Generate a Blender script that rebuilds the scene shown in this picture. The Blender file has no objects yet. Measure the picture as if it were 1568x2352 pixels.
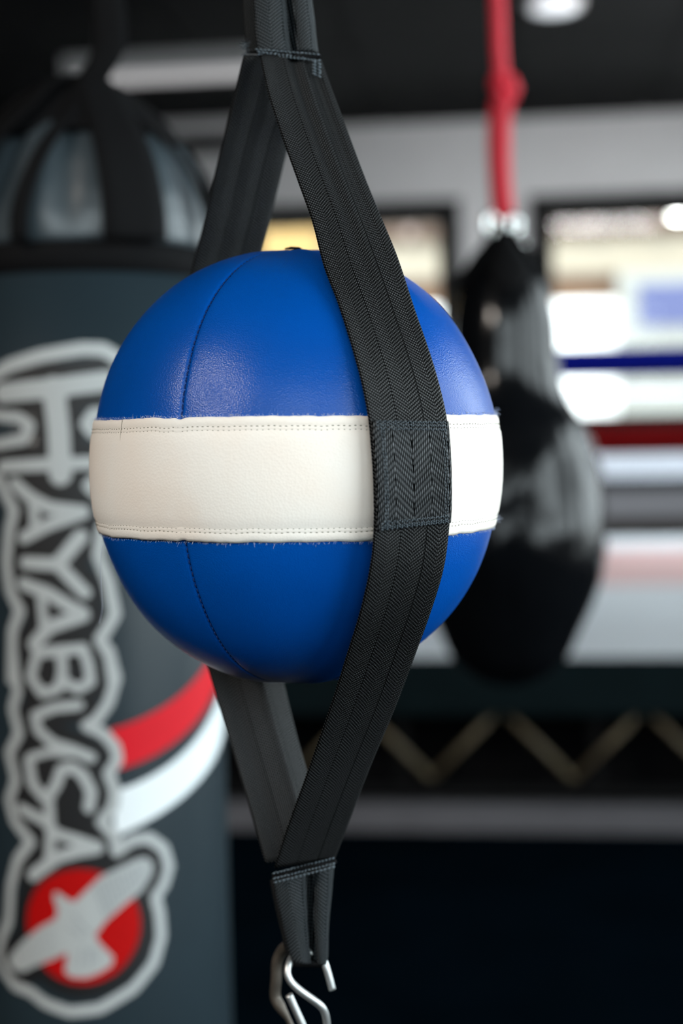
import bpy, bmesh, math, random
import numpy as np
from mathutils import Vector, Matrix, noise

S = bpy.context.scene
COL = S.collection
PI = math.pi
random.seed(7)

# ------------------------------------------------------------------ camera
W, H = 1568, 2352
LENS = 50.0
F = LENS / 36.0 * H                       # focal length in pixels of the full frame
EYE = Vector((0, 0, 1.3))
YAW = math.radians(6.7)
PITCH = math.atan((1176 - 1000) / F)
ROLL = math.radians(-1.2)
CR = (Matrix.Rotation(YAW, 3, 'Z') @ Matrix.Rotation(PI / 2 - PITCH, 3, 'X') @ Matrix.Rotation(ROLL, 3, 'Z'))
cd = bpy.data.cameras.new('camera')
cam = bpy.data.objects.new('camera', cd)
COL.objects.link(cam)
cam.matrix_world = Matrix.Translation(EYE) @ CR.to_4x4()
cd.sensor_fit = 'VERTICAL'
cd.sensor_height = 36.0
cd.sensor_width = 24.0
cd.lens = LENS
cd.clip_start = 0.05
cd.clip_end = 200
cd.dof.use_dof = True
cd.dof.focus_distance = 0.815
cd.dof.aperture_fstop = 3.0
S.camera = cam

# ------------------------------------------------------------------ light and exposure
S.view_settings.view_transform = 'Standard'
S.view_settings.look = 'None'
S.view_settings.exposure = 0.0
S.view_settings.gamma = 1.0
S.view_settings.use_curve_mapping = False
try:
    S.cycles.use_denoising = True
    S.cycles.denoiser = 'OPENIMAGEDENOISE'
    S.cycles.max_bounces = 8
    S.cycles.diffuse_bounces = 4
    S.cycles.transparent_max_bounces = 16
    S.cycles.caustics_reflective = False
    S.cycles.caustics_refractive = False
    S.cycles.sample_clamp_indirect = 6.0
except Exception:
    pass

w = bpy.data.worlds.new('sky')
S.world = w
w.use_nodes = True
bg = w.node_tree.nodes['Background']
bg.inputs['Color'].default_value = (0.88, 0.94, 1.0, 1)
bg.inputs['Strength'].default_value = 8.0


def ray(px, py):
    d = Vector(((px - W / 2) / F, (H / 2 - py) / F, -1.0))
    return CR @ d


def at(px, py, depth):
    return EYE + ray(px, py) * depth


def atY(px, py, Y):
    r = ray(px, py)
    return EYE + r * ((Y - EYE.y) / r.y)


def atZ(px, py, Z):
    r = ray(px, py)
    return EYE + r * ((Z - EYE.z) / r.z)


def lamp(name, kind, loc, energy, color=(1, 1, 1), aim=None, size=1.0, size_y=None):
    l = bpy.data.lights.new(name, kind)
    l.energy = energy
    l.color = color
    if kind == 'AREA':
        l.shape = 'RECTANGLE' if size_y else 'DISK'
        l.size = size
        if size_y:
            l.size_y = size_y
    o = bpy.data.objects.new(name, l)
    COL.objects.link(o)
    o.location = loc
    if aim is not None:
        o.rotation_euler = (Vector(aim) - Vector(loc)).to_track_quat('-Z', 'Y').to_euler()
    return o


sun = lamp('sun', 'SUN', (-10, -10, 20), 2.4, (1.0, 0.93, 0.82), aim=(-10 + 6, -10 + 12, 20 - 13))
sun.data.angle = math.radians(1)

BACK_Y, FRONT_Y, LEFT_X, RIGHT_X = 11.8, -3.6, -4.1, 3.2
CEIL = atY(1200, 272, BACK_Y).z


# ------------------------------------------------------------------ materials
def nt(name):
    m = bpy.data.materials.new(name)
    m.use_nodes = True
    n = m.node_tree
    return m, n, n.nodes['Principled BSDF']


def mat(name, color, rough=0.5, metal=0.0, bump=0.0, bscale=200.0, var=0.0, vscale=8.0, spec=0.5, emit=None, estr=0.0,
        voronoi=False, coat=0.0, color2=None, bdist=0.001, stretch=None):
    m, t, p = nt(name)
    L = t.links
    p.inputs['Roughness'].default_value = rough
    p.inputs['Metallic'].default_value = metal
    p.inputs['Specular IOR Level'].default_value = spec
    p.inputs['Coat Weight'].default_value = coat
    p.inputs['Base Color'].default_value = (*color, 1)
    tc = t.nodes.new('ShaderNodeTexCoord')
    src = tc.outputs['Object']
    if stretch:
        mp = t.nodes.new('ShaderNodeMapping')
        mp.inputs['Scale'].default_value = stretch
        L.new(src, mp.inputs['Vector'])
        src = mp.outputs[0]
    nz = t.nodes.new('ShaderNodeTexNoise')
    nz.inputs['Scale'].default_value = vscale
    nz.inputs['Detail'].default_value = 5
    L.new(src, nz.inputs['Vector'])
    mx = t.nodes.new('ShaderNodeMix')
    mx.data_type = 'RGBA'
    c2 = color2 or tuple(c * (1 - var) for c in color)
    mx.inputs['A'].default_value = (*color, 1)
    mx.inputs['B'].default_value = (*c2, 1)
    rp = t.nodes.new('ShaderNodeMapRange')
    rp.inputs['From Min'].default_value = 0.35
    rp.inputs['From Max'].default_value = 0.68
    L.new(nz.outputs['Fac'], rp.inputs['Value'])
    L.new(rp.outputs[0], mx.inputs['Factor'])
    L.new(mx.outputs['Result'], p.inputs['Base Color'])
    if bump > 0:
        b = t.nodes.new('ShaderNodeBump')
        b.inputs['Strength'].default_value = bump
        b.inputs['Distance'].default_value = bdist
        if voronoi:
            v = t.nodes.new('ShaderNodeTexVoronoi')
            v.inputs['Scale'].default_value = bscale
            v.feature = 'F1'
            L.new(src, v.inputs['Vector'])
            L.new(v.outputs['Distance'], b.inputs['Height'])
        else:
            n2 = t.nodes.new('ShaderNodeTexNoise')
            n2.inputs['Scale'].default_value = bscale
            n2.inputs['Detail'].default_value = 3
            L.new(src, n2.inputs['Vector'])
            L.new(n2.outputs['Fac'], b.inputs['Height'])
        L.new(b.outputs[0], p.inputs['Normal'])
    if emit:
        p.inputs['Emission Color'].default_value = (*emit, 1)
        p.inputs['Emission Strength'].default_value = estr
    return m


def webbing(name, dark, light, tilt=0.0, col=0.32, period=0.0020, lane=0.0086, slant=1.0, rough=0.5, strength=0.9):
    """woven strap: herringbone ribs from the UV map, whose units are metres (u across, v along)"""
    m, t, p = nt(name)
    L = t.links
    N = t.nodes.new
    uv = N('ShaderNodeUVMap')
    uv.uv_map = 'UVMap'
    sp = N('ShaderNodeSeparateXYZ')
    L.new(uv.outputs[0], sp.inputs[0])

    def M(op, a, b=None):
        n = N('ShaderNodeMath')
        n.operation = op
        for i, x in enumerate((a, b)):
            if x is None:
                continue
            if isinstance(x, (int, float)):
                n.inputs[i].default_value = x
            else:
                L.new(x, n.inputs[i])
        return n.outputs[0]
    u, v = sp.outputs[0], sp.outputs[1]
    pp = M('PINGPONG', u, lane)
    diag = M('ADD', v, M('MULTIPLY', pp, slant))
    a = M('COSINE', M('MULTIPLY', diag, 2 * PI / period))
    sg = M('SIGN', M('SINE', M('MULTIPLY', u, PI / lane)))
    b = M('COSINE', M('MULTIPLY', M('ADD', u, M('MULTIPLY', M('MULTIPLY', v, sg), tilt)), 2 * PI / 0.00118))
    ab = M('MULTIPLY', a, b)
    h = M('ADD', M('MULTIPLY', b, col), M('MULTIPLY', ab, 1 - col))
    edge = M('LESS_THAN', M('ABSOLUTE', M('SUBTRACT', M('PINGPONG', u, lane), lane * 0.0)), 0.0003)
    h = M('SUBTRACT', h, M('MULTIPLY', edge, 0.5))
    f = N('ShaderNodeMapRange')
    f.inputs['From Min'].default_value = -0.05
    f.inputs['From Max'].default_value = 1.0
    L.new(h, f.inputs['Value'])
    mx = N('ShaderNodeMix')
    mx.data_type = 'RGBA'
    mx.inputs['A'].default_value = (*dark, 1)
    mx.inputs['B'].default_value = (*light, 1)
    L.new(f.outputs[0], mx.inputs['Factor'])
    L.new(mx.outputs['Result'], p.inputs['Base Color'])
    p.inputs['Roughness'].default_value = rough
    sm = N('ShaderNodeMapRange')
    sm.inputs['To Min'].default_value = 0.0
    sm.inputs['To Max'].default_value = 1.1
    L.new(f.outputs[0], sm.inputs['Value'])
    L.new(sm.outputs[0], p.inputs['Specular IOR Level'])
    bp = N('ShaderNodeBump')
    bp.inputs['Strength'].default_value = strength
    bp.inputs['Distance'].default_value = 0.00025
    L.new(h, bp.inputs['Height'])
    L.new(bp.outputs[0], p.inputs['Normal'])
    return m


def glass(name):
    m, t, p = nt(name)
    t.nodes.remove(p)
    out = t.nodes['Material Output']
    tr = t.nodes.new('ShaderNodeBsdfTransparent')
    tr.inputs[0].default_value = (0.94, 0.97, 0.96, 1)
    gl = t.nodes.new('ShaderNodeBsdfGlossy')
    gl.inputs['Roughness'].default_value = 0.02
    fr = t.nodes.new('ShaderNodeFresnel')
    fr.inputs[0].default_value = 1.2
    mx = t.nodes.new('ShaderNodeMixShader')
    t.links.new(fr.outputs[0], mx.inputs[0])
    t.links.new(tr.outputs[0], mx.inputs[1])
    t.links.new(gl.outputs[0], mx.inputs[2])
    t.links.new(mx.outputs[0], out.inputs[0])
    return m


M = {}
M['blue'] = mat('blue_leather', (0.0, 0.072, 0.37), 0.29, bump=0.22, bscale=1250, voronoi=True, var=0.12, vscale=14, bdist=0.0006, spec=0.3)
M['white'] = mat('cream_leather', (0.90, 0.855, 0.79), 0.5, bump=0.16, bscale=700, voronoi=True, color2=(0.885, 0.79, 0.70), vscale=17, bdist=0.0005, spec=0.3)
M['seam'] = mat('seam_thread', (0.001, 0.02, 0.12), 0.7)
M['stitch'] = mat('olive_thread', (0.16, 0.145, 0.09), 0.8)
M['fuzz'] = mat('fuzz', (0.55, 0.60, 0.75), 0.9)
M['web'] = webbing('black_webbing', (0.001, 0.001, 0.001), (0.068, 0.071, 0.075))
M['web2'] = webbing('black_webbing_patch', (0.0012, 0.0014, 0.0016), (0.08, 0.09, 0.10), period=0.0034, slant=0.9, lane=0.0118, tilt=0.10, col=0.55)
M['web3'] = webbing('grey_webbing', (0.002, 0.0025, 0.003), (0.10, 0.12, 0.135), period=0.0022, slant=0.6, lane=0.011, tilt=0.05, col=0.5)
M['wthread'] = mat('webbing_thread', (0.085, 0.11, 0.13), 0.6)
M['steel'] = mat('zinc_steel', (0.62, 0.64, 0.64), 0.42, metal=0.85, bump=0.1, bscale=500, var=0.3, vscale=60)
M['steel_dark'] = mat('dull_bronze', (0.10, 0.085, 0.07), 0.5, metal=0.5, var=0.4, vscale=80)
M['chrome'] = mat('chrome', (0.9, 0.92, 0.9), 0.2, metal=1.0)
M['vinyl'] = mat('charcoal_vinyl', (0.018, 0.030, 0.038), 0.36, bump=0.15, bscale=300, var=0.15, vscale=5, spec=0.5)
M['vinyl_top'] = mat('black_vinyl', (0.045, 0.06, 0.07), 0.36, bump=0.15, bscale=60, var=0.2, spec=0.6)
M['strap'] = mat('black_nylon', (0.004, 0.004, 0.0045), 0.8, spec=0.1)
M['pblack'] = mat('print_black', (0.008, 0.008, 0.009), 0.5)
M['pgrey'] = mat('print_silver', (0.42, 0.44, 0.44), 0.55)
M['pwhite'] = mat('print_white', (0.80, 0.85, 0.87), 0.5)
M['pred'] = mat('print_red', (0.62, 0.008, 0.018), 0.55, spec=0.2)
M['pred2'] = mat('print_deep_red', (0.42, 0.002, 0.002), 0.55, spec=0.15)
M['pfeather'] = mat('print_feather_line', (0.28, 0.30, 0.31), 0.55)
M['blackleather'] = mat('black_leather', (0.004, 0.0045, 0.0055), 0.17, bump=0.2, bscale=14, var=0.2, spec=0.3, bdist=0.01)
M['redrope'] = mat('red_webbing', (0.72, 0.020, 0.045), 0.6, bump=0.4, bscale=250)
M['wallp'] = mat('grey_wall_paint', (0.50, 0.485, 0.48), 0.8, bump=0.1, bscale=80, var=0.05)
M['darkwall'] = mat('black_wall_paint', (0.004, 0.004, 0.005), 0.8, bump=0.1, bscale=60, spec=0.1)
M['lowwall'] = mat('grey_lower_wall', (0.22, 0.22, 0.235), 0.8, spec=0.2)
M['whitepaint'] = mat('white_wall_paint', (0.80, 0.86, 0.95), 0.5)
M['ceil'] = mat('black_ceiling_panel', (0.006, 0.006, 0.0065), 0.9, bump=0.2, bscale=120, var=0.2, vscale=2, spec=0.1)
M['floor'] = mat('black_rubber_floor', (0.0012, 0.0035, 0.006), 0.85, bump=0.2, bscale=160, var=0.3, vscale=3, spec=0.0)
M['frame'] = mat('black_window_frame', (0.004, 0.004, 0.004), 0.6, spec=0.1)
M['glass'] = glass('window_glass')
M['canvas'] = mat('grey_canvas', (0.50, 0.53, 0.56), 0.6, bump=0.05, bscale=60, var=0.12, vscale=1.2, spec=0.12)
M['canvas_reflect'] = mat('reddish_canvas_reflection', (0.50, 0.29, 0.28), 0.6, var=0.15, vscale=2, spec=0.12)  # reddish reflection put into the canvas colour
M['apron'] = mat('dark_teal_apron', (0.004, 0.010, 0.012), 0.8, var=0.2, spec=0.08)
M['bar'] = mat('grey_steel_bar', (0.17, 0.165, 0.18), 0.5, metal=0.3, var=0.1)
M['brace'] = mat('brown_steel', (0.20, 0.16, 0.10), 0.5, metal=0.2, var=0.35, vscale=6)
M['rope_blue'] = mat('blue_rope', (0.001, 0.006, 0.22), 0.7, spec=0.1)
M['rope_red'] = mat('red_rope', (0.16, 0.001, 0.002), 0.7, spec=0.1)
M['rope_grey'] = mat('grey_rope', (0.05, 0.042, 0.04), 0.7, spec=0.1)
M['pad'] = mat('black_pad', (0.005, 0.005, 0.0055), 0.6, spec=0.15)
M['fixture'] = mat('grey_lamp_housing', (0.50, 0.48, 0.48), 0.5)
M['diffuser'] = mat('lamp_diffuser', (0.9, 0.9, 0.9), 0.5, emit=(0.85, 0.93, 1.0), estr=0.6)
M['strip'] = mat('strip_lamp_cover', (0.6, 0.58, 0.58), 0.5, emit=(0.95, 0.92, 0.92), estr=0.36)
M['lit'] = mat('lit_diffuser', (0.9, 0.9, 0.9), 0.5, emit=(1.0, 0.96, 0.9), estr=4.0)
M['asphalt'] = mat('pale_asphalt', (0.42, 0.41, 0.40), 0.9, var=0.1)
M['x_cream'] = mat('cream_stucco', (0.25, 0.215, 0.165), 0.9, var=0.06)
M['x_yellow'] = mat('yellow_stucco', (0.28, 0.175, 0.06), 0.9, var=0.06)
M['x_brown'] = mat('brown_timber', (0.07, 0.040, 0.025), 0.8, var=0.2, vscale=3)
M['x_pink'] = mat('pink_fascia', (0.20, 0.145, 0.125), 0.8)
M['x_tan'] = mat('tan_brick', (0.14, 0.080, 0.045), 0.9, var=0.15, vscale=4)
M['x_porch'] = mat('ivory_paint', (0.20, 0.20, 0.185), 0.9)
M['x_white'] = mat('white_render', (0.86, 0.86, 0.86), 0.9)
M['x_blue'] = mat('blue_window', (0.062, 0.070, 0.14), 0.7, spec=0.1)
M['bungee'] = mat('black_bungee', (0.01, 0.01, 0.01), 0.7, bump=0.3, bscale=400)

# ------------------------------------------------------------------ mesh helpers
ORG = {}


def mk(name, verts, faces, material, parent=None, uv=None, smooth=True, origin=None, kind=None):
    me = bpy.data.meshes.new(name)
    if parent is not None:
        base = ORG[parent]
    elif origin is not None:
        base = Vector(origin)
    else:
        base = Vector((0, 0, 0))
    bx, by, bz = base
    me.from_pydata([(v[0] - bx, v[1] - by, v[2] - bz) for v in verts], [], faces)
    if smooth:
        me.polygons.foreach_set('use_smooth', [True] * len(me.polygons))
    if uv is not None:
        ul = me.uv_layers.new(name='UVMap')
        idx = np.empty(len(me.loops), dtype=np.int32)
        me.loops.foreach_get('vertex_index', idx)
        ul.data.foreach_set('uv', np.asarray(uv, dtype=np.float32)[idx].ravel())
    me.materials.append(material)
    me.update()
    o = bpy.data.objects.new(name, me)
    COL.objects.link(o)
    if parent is not None:
        o.parent = parent
        ORG[o] = base
    else:
        o.location = base
        ORG[o] = base
    if kind:
        o['kind'] = kind
    return o


def thing(name, label, cat, loc, group=None):
    o = bpy.data.objects.new(name, None)
    o.empty_display_size = 0.05
    COL.objects.link(o)
    o.location = loc
    ORG[o] = Vector(loc)
    o['label'] = label
    o['category'] = cat
    if group:
        o['group'] = group
    return o


def tag(o, label, cat, group=None):
    o['label'] = label
    o['category'] = cat
    if group:
        o['group'] = group
    return o


class Geo:
    def __init__(self):
        self.v, self.f = [], []

    def box(self, a, b):
        x0, y0, z0 = a
        x1, y1, z1 = b
        n = len(self.v)
        self.v += [(x0, y0, z0), (x1, y0, z0), (x1, y1, z0), (x0, y1, z0), (x0, y0, z1), (x1, y0, z1), (x1, y1, z1), (x0, y1, z1)]
        self.f += [(n, n + 3, n + 2, n + 1), (n + 4, n + 5, n + 6, n + 7), (n, n + 1, n + 5, n + 4), (n + 1, n + 2, n + 6, n + 5),
                   (n + 2, n + 3, n + 7, n + 6), (n + 3, n, n + 4, n + 7)]
        return self

    def tube(self, pts, r, seg=12, cap=True, flat=None):
        pts = [Vector(p) for p in pts]
        n0 = len(self.v)
        up = None
        for i, p in enumerate(pts):
            d = (pts[min(i + 1, len(pts) - 1)] - pts[max(i - 1, 0)]).normalized()
            if up is None:
                up = Vector((0, 0, 1)) if abs(d.z) < 0.9 else Vector((0, 1, 0))
            s = d.cross(up)
            if s.length < 1e-6:
                s = d.orthogonal()
            s.normalize()
            up = s.cross(d).normalized()
            rr = r[i] if isinstance(r, (list, tuple)) else r
            for k in range(seg):
                a = 2 * PI * k / seg
                q = p + s * math.cos(a) * rr + up * math.sin(a) * rr * (flat or 1)
                self.v.append(tuple(q))
        for i in range(len(pts) - 1):
            for k in range(seg):
                a, b = n0 + i * seg + k, n0 + i * seg + (k + 1) % seg
                self.f.append((a, b, b + seg, a + seg))
        if cap:
            self.f.append(tuple(n0 + k for k in range(seg))[::-1])
            e = n0 + (len(pts) - 1) * seg
            self.f.append(tuple(e + k for k in range(seg)))
        return self

    def lathe(self, prof, c, seg=48, mod=None):
        """prof: list of (r, z); c: (x, y) of the axis"""
        n0 = len(self.v)
        for i, (r, z) in enumerate(prof):
            for k in range(seg):
                a = 2 * PI * k / seg
                rr = r * (mod(a, z, i) if mod else 1)
                self.v.append((c[0] + rr * math.cos(a), c[1] + rr * math.sin(a), z))
        for i in range(len(prof) - 1):
            for k in range(seg):
                a, b = n0 + i * seg + k, n0 + i * seg + (k + 1) % seg
                self.f.append((a, b, b + seg, a + seg))
        self.f.append(tuple(n0 + k for k in range(seg))[::-1])
        e = n0 + (len(prof) - 1) * seg
        self.f.append(tuple(e + k for k in range(seg)))
        return self

    def torus(self, c, R, r, axis, seg=32, ring=10, sx=1.0, sz=1.0, start=0, end=2 * PI):
        """ring in the plane spanned by (side, world up) with side = axis x up"""
        side = Vector(axis).cross(Vector((0, 0, 1))).normalized()
        c = Vector(c)
        pts = []
        for k in range(seg + 1):
            a = start + (end - start) * k / seg
            pts.append(c + side * math.cos(a) * R * sx + Vector((0, 0, 1)) * math.sin(a) * R * sz)
        return self.tube(pts, r, ring, cap=True)

    def done(self, name, material, parent=None, smooth=True, origin=None, kind=None):
        return mk(name, self.v, self.f, material, parent, None, smooth, origin, kind)


def catmull(pts, n):
    pts = [Vector(p) for p in pts]
    m = len(pts)
    # chord-length parametrisation
    t = [0.0]
    for i in range(1, m):
        t.append(t[-1] + (pts[i] - pts[i - 1]).length)
    out = []
    for k in range(n):
        s = t[-1] * k / (n - 1)
        i = 0
        while i < m - 2 and s > t[i + 1]:
            i += 1
        h = t[i + 1] - t[i]
        x = (s - t[i]) / h

        def tan(j):
            if j == 0:
                return (pts[1] - pts[0]) / (t[1] - t[0])
            if j == m - 1:
                return (pts[-1] - pts[-2]) / (t[-1] - t[-2])
            return (pts[j + 1] - pts[j - 1]) / (t[j + 1] - t[j - 1])
        p0, p1, m0, m1 = pts[i], pts[i + 1], tan(i) * h, tan(i + 1) * h
        out.append(p0 * (2 * x ** 3 - 3 * x * x + 1) + m0 * (x ** 3 - 2 * x * x + x) + p1 * (-2 * x ** 3 + 3 * x * x) + m1 * (x ** 3 - x * x))
    return out


def resample(Ls, Rs, n):
    """both edges sampled with one shared parameter (that of the centre line)"""
    c = [(Vector(a) + Vector(b)) / 2 for a, b in zip(Ls, Rs)]
    six = [None] * len(c)
    t = [0.0]
    for i in range(1, len(c)):
        t.append(t[-1] + (c[i] - c[i - 1]).length)

    def interp(P, s):
        m = len(P)
        i = 0
        while i < m - 2 and s > t[i + 1]:
            i += 1
        h = t[i + 1] - t[i]
        x = (s - t[i]) / h

        def tan(j):
            a, b = max(j - 1, 0), min(j + 1, m - 1)
            return (P[b] - P[a]) / (t[b] - t[a])
        p0, p1, m0, m1 = P[i], P[i + 1], tan(i) * h, tan(i + 1) * h
        return p0 * (2 * x ** 3 - 3 * x * x + 1) + m0 * (x ** 3 - 2 * x * x + x) + p1 * (-2 * x ** 3 + 3 * x * x) + m1 * (x ** 3 - x * x)
    Ls = [Vector(p) for p in Ls]
    Rs = [Vector(p) for p in Rs]
    return ([interp(Ls, t[-1] * k / (n - 1)) for k in range(n)], [interp(Rs, t[-1] * k / (n - 1)) for k in range(n)])


class Strip:
    """flat woven strap with thickness between two edge curves; prof(u, s) lifts it along its normal (metres)"""

    def __init__(self, Ls, Rs, n, nu=14, th=0.0016, prof=None, front=None, widthm=None):
        self.L, self.R = resample(Ls, Rs, n)
        self.n, self.nu, self.th = n, nu, th
        self.P, self.N = [], []
        self.vlen = [0.0]
        for i in range(n):
            if i:
                self.vlen.append(self.vlen[-1] + (((self.L[i] + self.R[i]) - (self.L[i - 1] + self.R[i - 1])) / 2).length)
        for i in range(n):
            a, b = max(i - 1, 0), min(i + 1, n - 1)
            d = ((self.L[b] + self.R[b]) - (self.L[a] + self.R[a])).normalized()
            wv = (self.R[i] - self.L[i])
            nn = wv.cross(d).normalized()
            if front is not None:
                f = front(i / (n - 1)) if callable(front) else front
                if nn.dot(f) < 0:
                    nn = -nn
            row = []
            for j in range(nu + 1):
                u = j / nu
                p = self.L[i] + wv * u
                if prof:
                    p = p + nn * prof(u, i / (n - 1))
                row.append(p)
            self.P.append(row)
            self.N.append(nn)
        self.w = widthm or (self.R[n // 2] - self.L[n // 2]).length

    def pos(self, u, s, lift=0.0):
        x = s * (self.n - 1)
        i = min(int(x), self.n - 2)
        fx = x - i
        y = u * self.nu
        j = min(max(int(y), 0), self.nu - 1)
        fy = y - j
        a = self.P[i][j].lerp(self.P[i][j + 1], fy)
        b = self.P[i + 1][j].lerp(self.P[i + 1][j + 1], fy)
        return a.lerp(b, fx) + self.N[i].lerp(self.N[i + 1], fx).normalized() * lift

    def build(self, name, material, parent):
        n, nu, th = self.n, self.nu, self.th
        V, Fc, UV = [], [], []
        m = nu + 1
        for side in (1, -1):
            for i in range(n):
                for j in range(m):
                    # thin rounded selvedge
                    e = min(j, nu - j) / nu
                    k = th / 2 * (0.45 if e == 0 else 1.0)
                    V.append(self.P[i][j] + self.N[i] * (k * side))
                    UV.append((j / nu * self.w, self.vlen[i]))
        o = n * m
        for i in range(n - 1):
            for j in range(nu):
                a = i * m + j
                Fc.append((a, a + 1, a + m + 1, a + m))
                Fc.append((o + a, o + a + m, o + a + m + 1, o + a + 1))
            a = i * m
            Fc.append((a, a + m, o + a + m, o + a))
            a = i * m + nu
            Fc.append((a, o + a, o + a + m, a + m))
        for j in range(nu):
            Fc.append((j, o + j, o + j + 1, j + 1))
            a = (n - 1) * m + j
            Fc.append((a, a + 1, o + a + 1, o + a))
        ob = mk(name, V, Fc, material, parent, UV)
        bm = bmesh.new()
        bm.from_mesh(ob.data)
        bmesh.ops.recalc_face_normals(bm, faces=bm.faces)
        bm.to_mesh(ob.data)
        bm.free()
        return ob


def stitch_row(g, f, length, step, on, r, lift, seg=5, zig=None):
    """small raised thread loops along the curve f(t), t in 0..1"""
    k = max(2, int(length / step))
    for i in range(k):
        t0, t1 = (i + 0.5 - on / 2) / k, (i + 0.5 + on / 2) / k
        a, m_, b = f(t0, lift * 0.2), f((t0 + t1) / 2, lift), f(t1, lift * 0.2)
        g.tube([a, m_, b], [r * 0.7, r, r * 0.7], seg)


# ------------------------------------------------------------------ room shell
def struct(o):
    o['kind'] = 'structure'
    return o


struct(Geo().box((LEFT_X - 0.2, FRONT_Y - 0.2, -0.1), (RIGHT_X + 0.2, BACK_Y + 0.2, 0)).done('floor', M['floor'], smooth=False))
ceil = struct(Geo().box((LEFT_X - 0.2, FRONT_Y - 0.2, CEIL + 0.03), (RIGHT_X + 0.2, BACK_Y + 0.25, CEIL + 0.15)).done('ceiling', M['ceil'], smooth=False))
nx, ny = 7, 8
px_ = (RIGHT_X - LEFT_X) / nx
y_first = 2.2
py_ = (BACK_Y - y_first) / ny
panel_me = None
for i in range(nx):
    for j in range(ny):
        g = Geo()
        x0, y0 = LEFT_X + i * px_, y_first + j * py_
        if panel_me is None:
            g.box((x0 + 0.012, y0 + 0.012, CEIL), (x0 + px_ - 0.012, y0 + py_ - 0.012, CEIL + 0.03))
            o = g.done('ceiling_panel', M['ceil'], ceil, smooth=False)
            panel_me = o.data
            bx, by = x0, y0
        else:
            o = bpy.data.objects.new('ceiling_panel', panel_me)
            COL.objects.link(o)
            o.parent = ceil
            o.location = (x0 - bx, y0 - by, random.uniform(-0.002, 0.004))

# window openings in the back wall, read off the wall plane
wl_r = atY(1047, 600, BACK_Y).x
wl_l = atY(560, 600, BACK_Y).x
wr_l = atY(1230, 600, BACK_Y).x
wr_r = RIGHT_X - 0.12
w_top = atY(1140, 466, BACK_Y).z
w_bot = atY(1450, 990, BACK_Y).z


def wall_with_holes(name, axis, at_, a0, a1, z0, z1, holes, material, th=0.2):
    """axis 'y': wall in the plane y = at_ running along x; axis 'x': the other way"""
    g = Geo()

    def b(p0, p1, q0, q1):
        if p1 - p0 < 1e-4 or q1 - q0 < 1e-4:
            return
        if axis == 'y':
            g.box((p0, at_, q0), (p1, at_ + th, q1))
        else:
            g.box((at_, p0, q0), (at_ + th, p1, q1))
    x = a0
    for (h0, h1, k0, k1) in sorted(holes):
        b(x, h0, z0, z1)
        b(h0, h1, z0, k0)
        b(h0, h1, k1, z1)
        x = h1
    b(x, a1, z0, z1)
    return struct(g.done(name, material, smooth=False))


wall_with_holes('wall_back', 'y', BACK_Y, LEFT_X, RIGHT_X + 0.2, 0, CEIL + 0.1, [(wl_l, wl_r, w_bot, w_top), (wr_l, wr_r, w_bot, w_top)], M['wallp'])
wall_with_holes('wall_left', 'x', LEFT_X - 0.2, FRONT_Y, BACK_Y + 0.2, 0, CEIL + 0.1, [], M['darkwall'])
side_holes = [(-3.0, 1.7, 0.9, 3.5), (2.2, 5.6, 0.7, 3.3), (6.2, 11.5, 1.0, 3.75)]
wall_with_holes('wall_right', 'x', RIGHT_X, FRONT_Y, BACK_Y, 0, CEIL + 0.1, side_holes, M['wallp'])
fill_hole = (-0.9, 2.9, 2.0, 3.7)
wall_with_holes('wall_front', 'y', FRONT_Y - 0.2, LEFT_X, RIGHT_X + 0.2, 0, CEIL + 0.1, [fill_hole], M['darkwall'])


def window(num, axis, at_, a0, a1, z0, z1, fw=0.06, mull=()):
    g = Geo()

    def b(p0, p1, q0, q1, d0, d1, gg):
        if axis == 'y':
            gg.box((p0, at_ + d0, q0), (p1, at_ + d1, q1))
        else:
            gg.box((at_ + d0, p0, q0), (at_ + d1, p1, q1))
    d0, d1 = -0.03, 0.12
    b(a0 - fw * .3, a1 + fw * .3, z1 - fw, z1 + fw * 0.3, d0, d1, g)
    b(a0 - fw * .3, a1 + fw * .3, z0 - fw * .3, z0 + fw, d0, d1, g)
    b(a0 - fw * .3, a0 + fw, z0 + fw, z1 - fw, d0, d1, g)
    b(a1 - fw, a1 + fw * .3, z0 + fw, z1 - fw, d0, d1, g)
    for m_ in mull:
        b(m_ - 0.02, m_ + 0.02, z0 + fw, z1 - fw, 0.0, d1, g)
    o = struct(g.done('window_%d' % num, M['frame'], smooth=False))  # window_6 is the added one behind the camera, for front fill
    g2 = Geo()
    b(a0 + fw, a1 - fw, z0 + fw, z1 - fw, 0.05, 0.056, g2)
    g2.done('pane', M['glass'], o, smooth=False)


window(1, 'y', BACK_Y, wl_l, wl_r, w_bot, w_top, 0.14)
window(2, 'y', BACK_Y, wr_l, wr_r, w_bot, w_top, 0.14)
for i, (a0, a1, z0, z1) in enumerate(side_holes):
    window(3 + i, 'x', RIGHT_X, a0, a1, z0, z1, 0.06)
    # light portal for the sky seen through the side window
    pl = lamp('sky_portal', 'AREA', (RIGHT_X + 0.22, (a0 + a1) / 2, (z0 + z1) / 2), 1, aim=(0, (a0 + a1) / 2, (z0 + z1) / 2), size=z1 - z0, size_y=a1 - a0)
    pl.data.cycles.is_portal = True

window(6, 'y', FRONT_Y - 0.2, *fill_hole, 0.06, mull=(0.6, 1.75))  # added window behind the camera, unseen, gives front fill light
pl = lamp('sky_portal', 'AREA', (1.0, FRONT_Y - 0.4, 2.85), 1, aim=(1.0, 0, 2.85), size=3.8, size_y=1.7)
pl.data.cycles.is_portal = True

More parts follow.
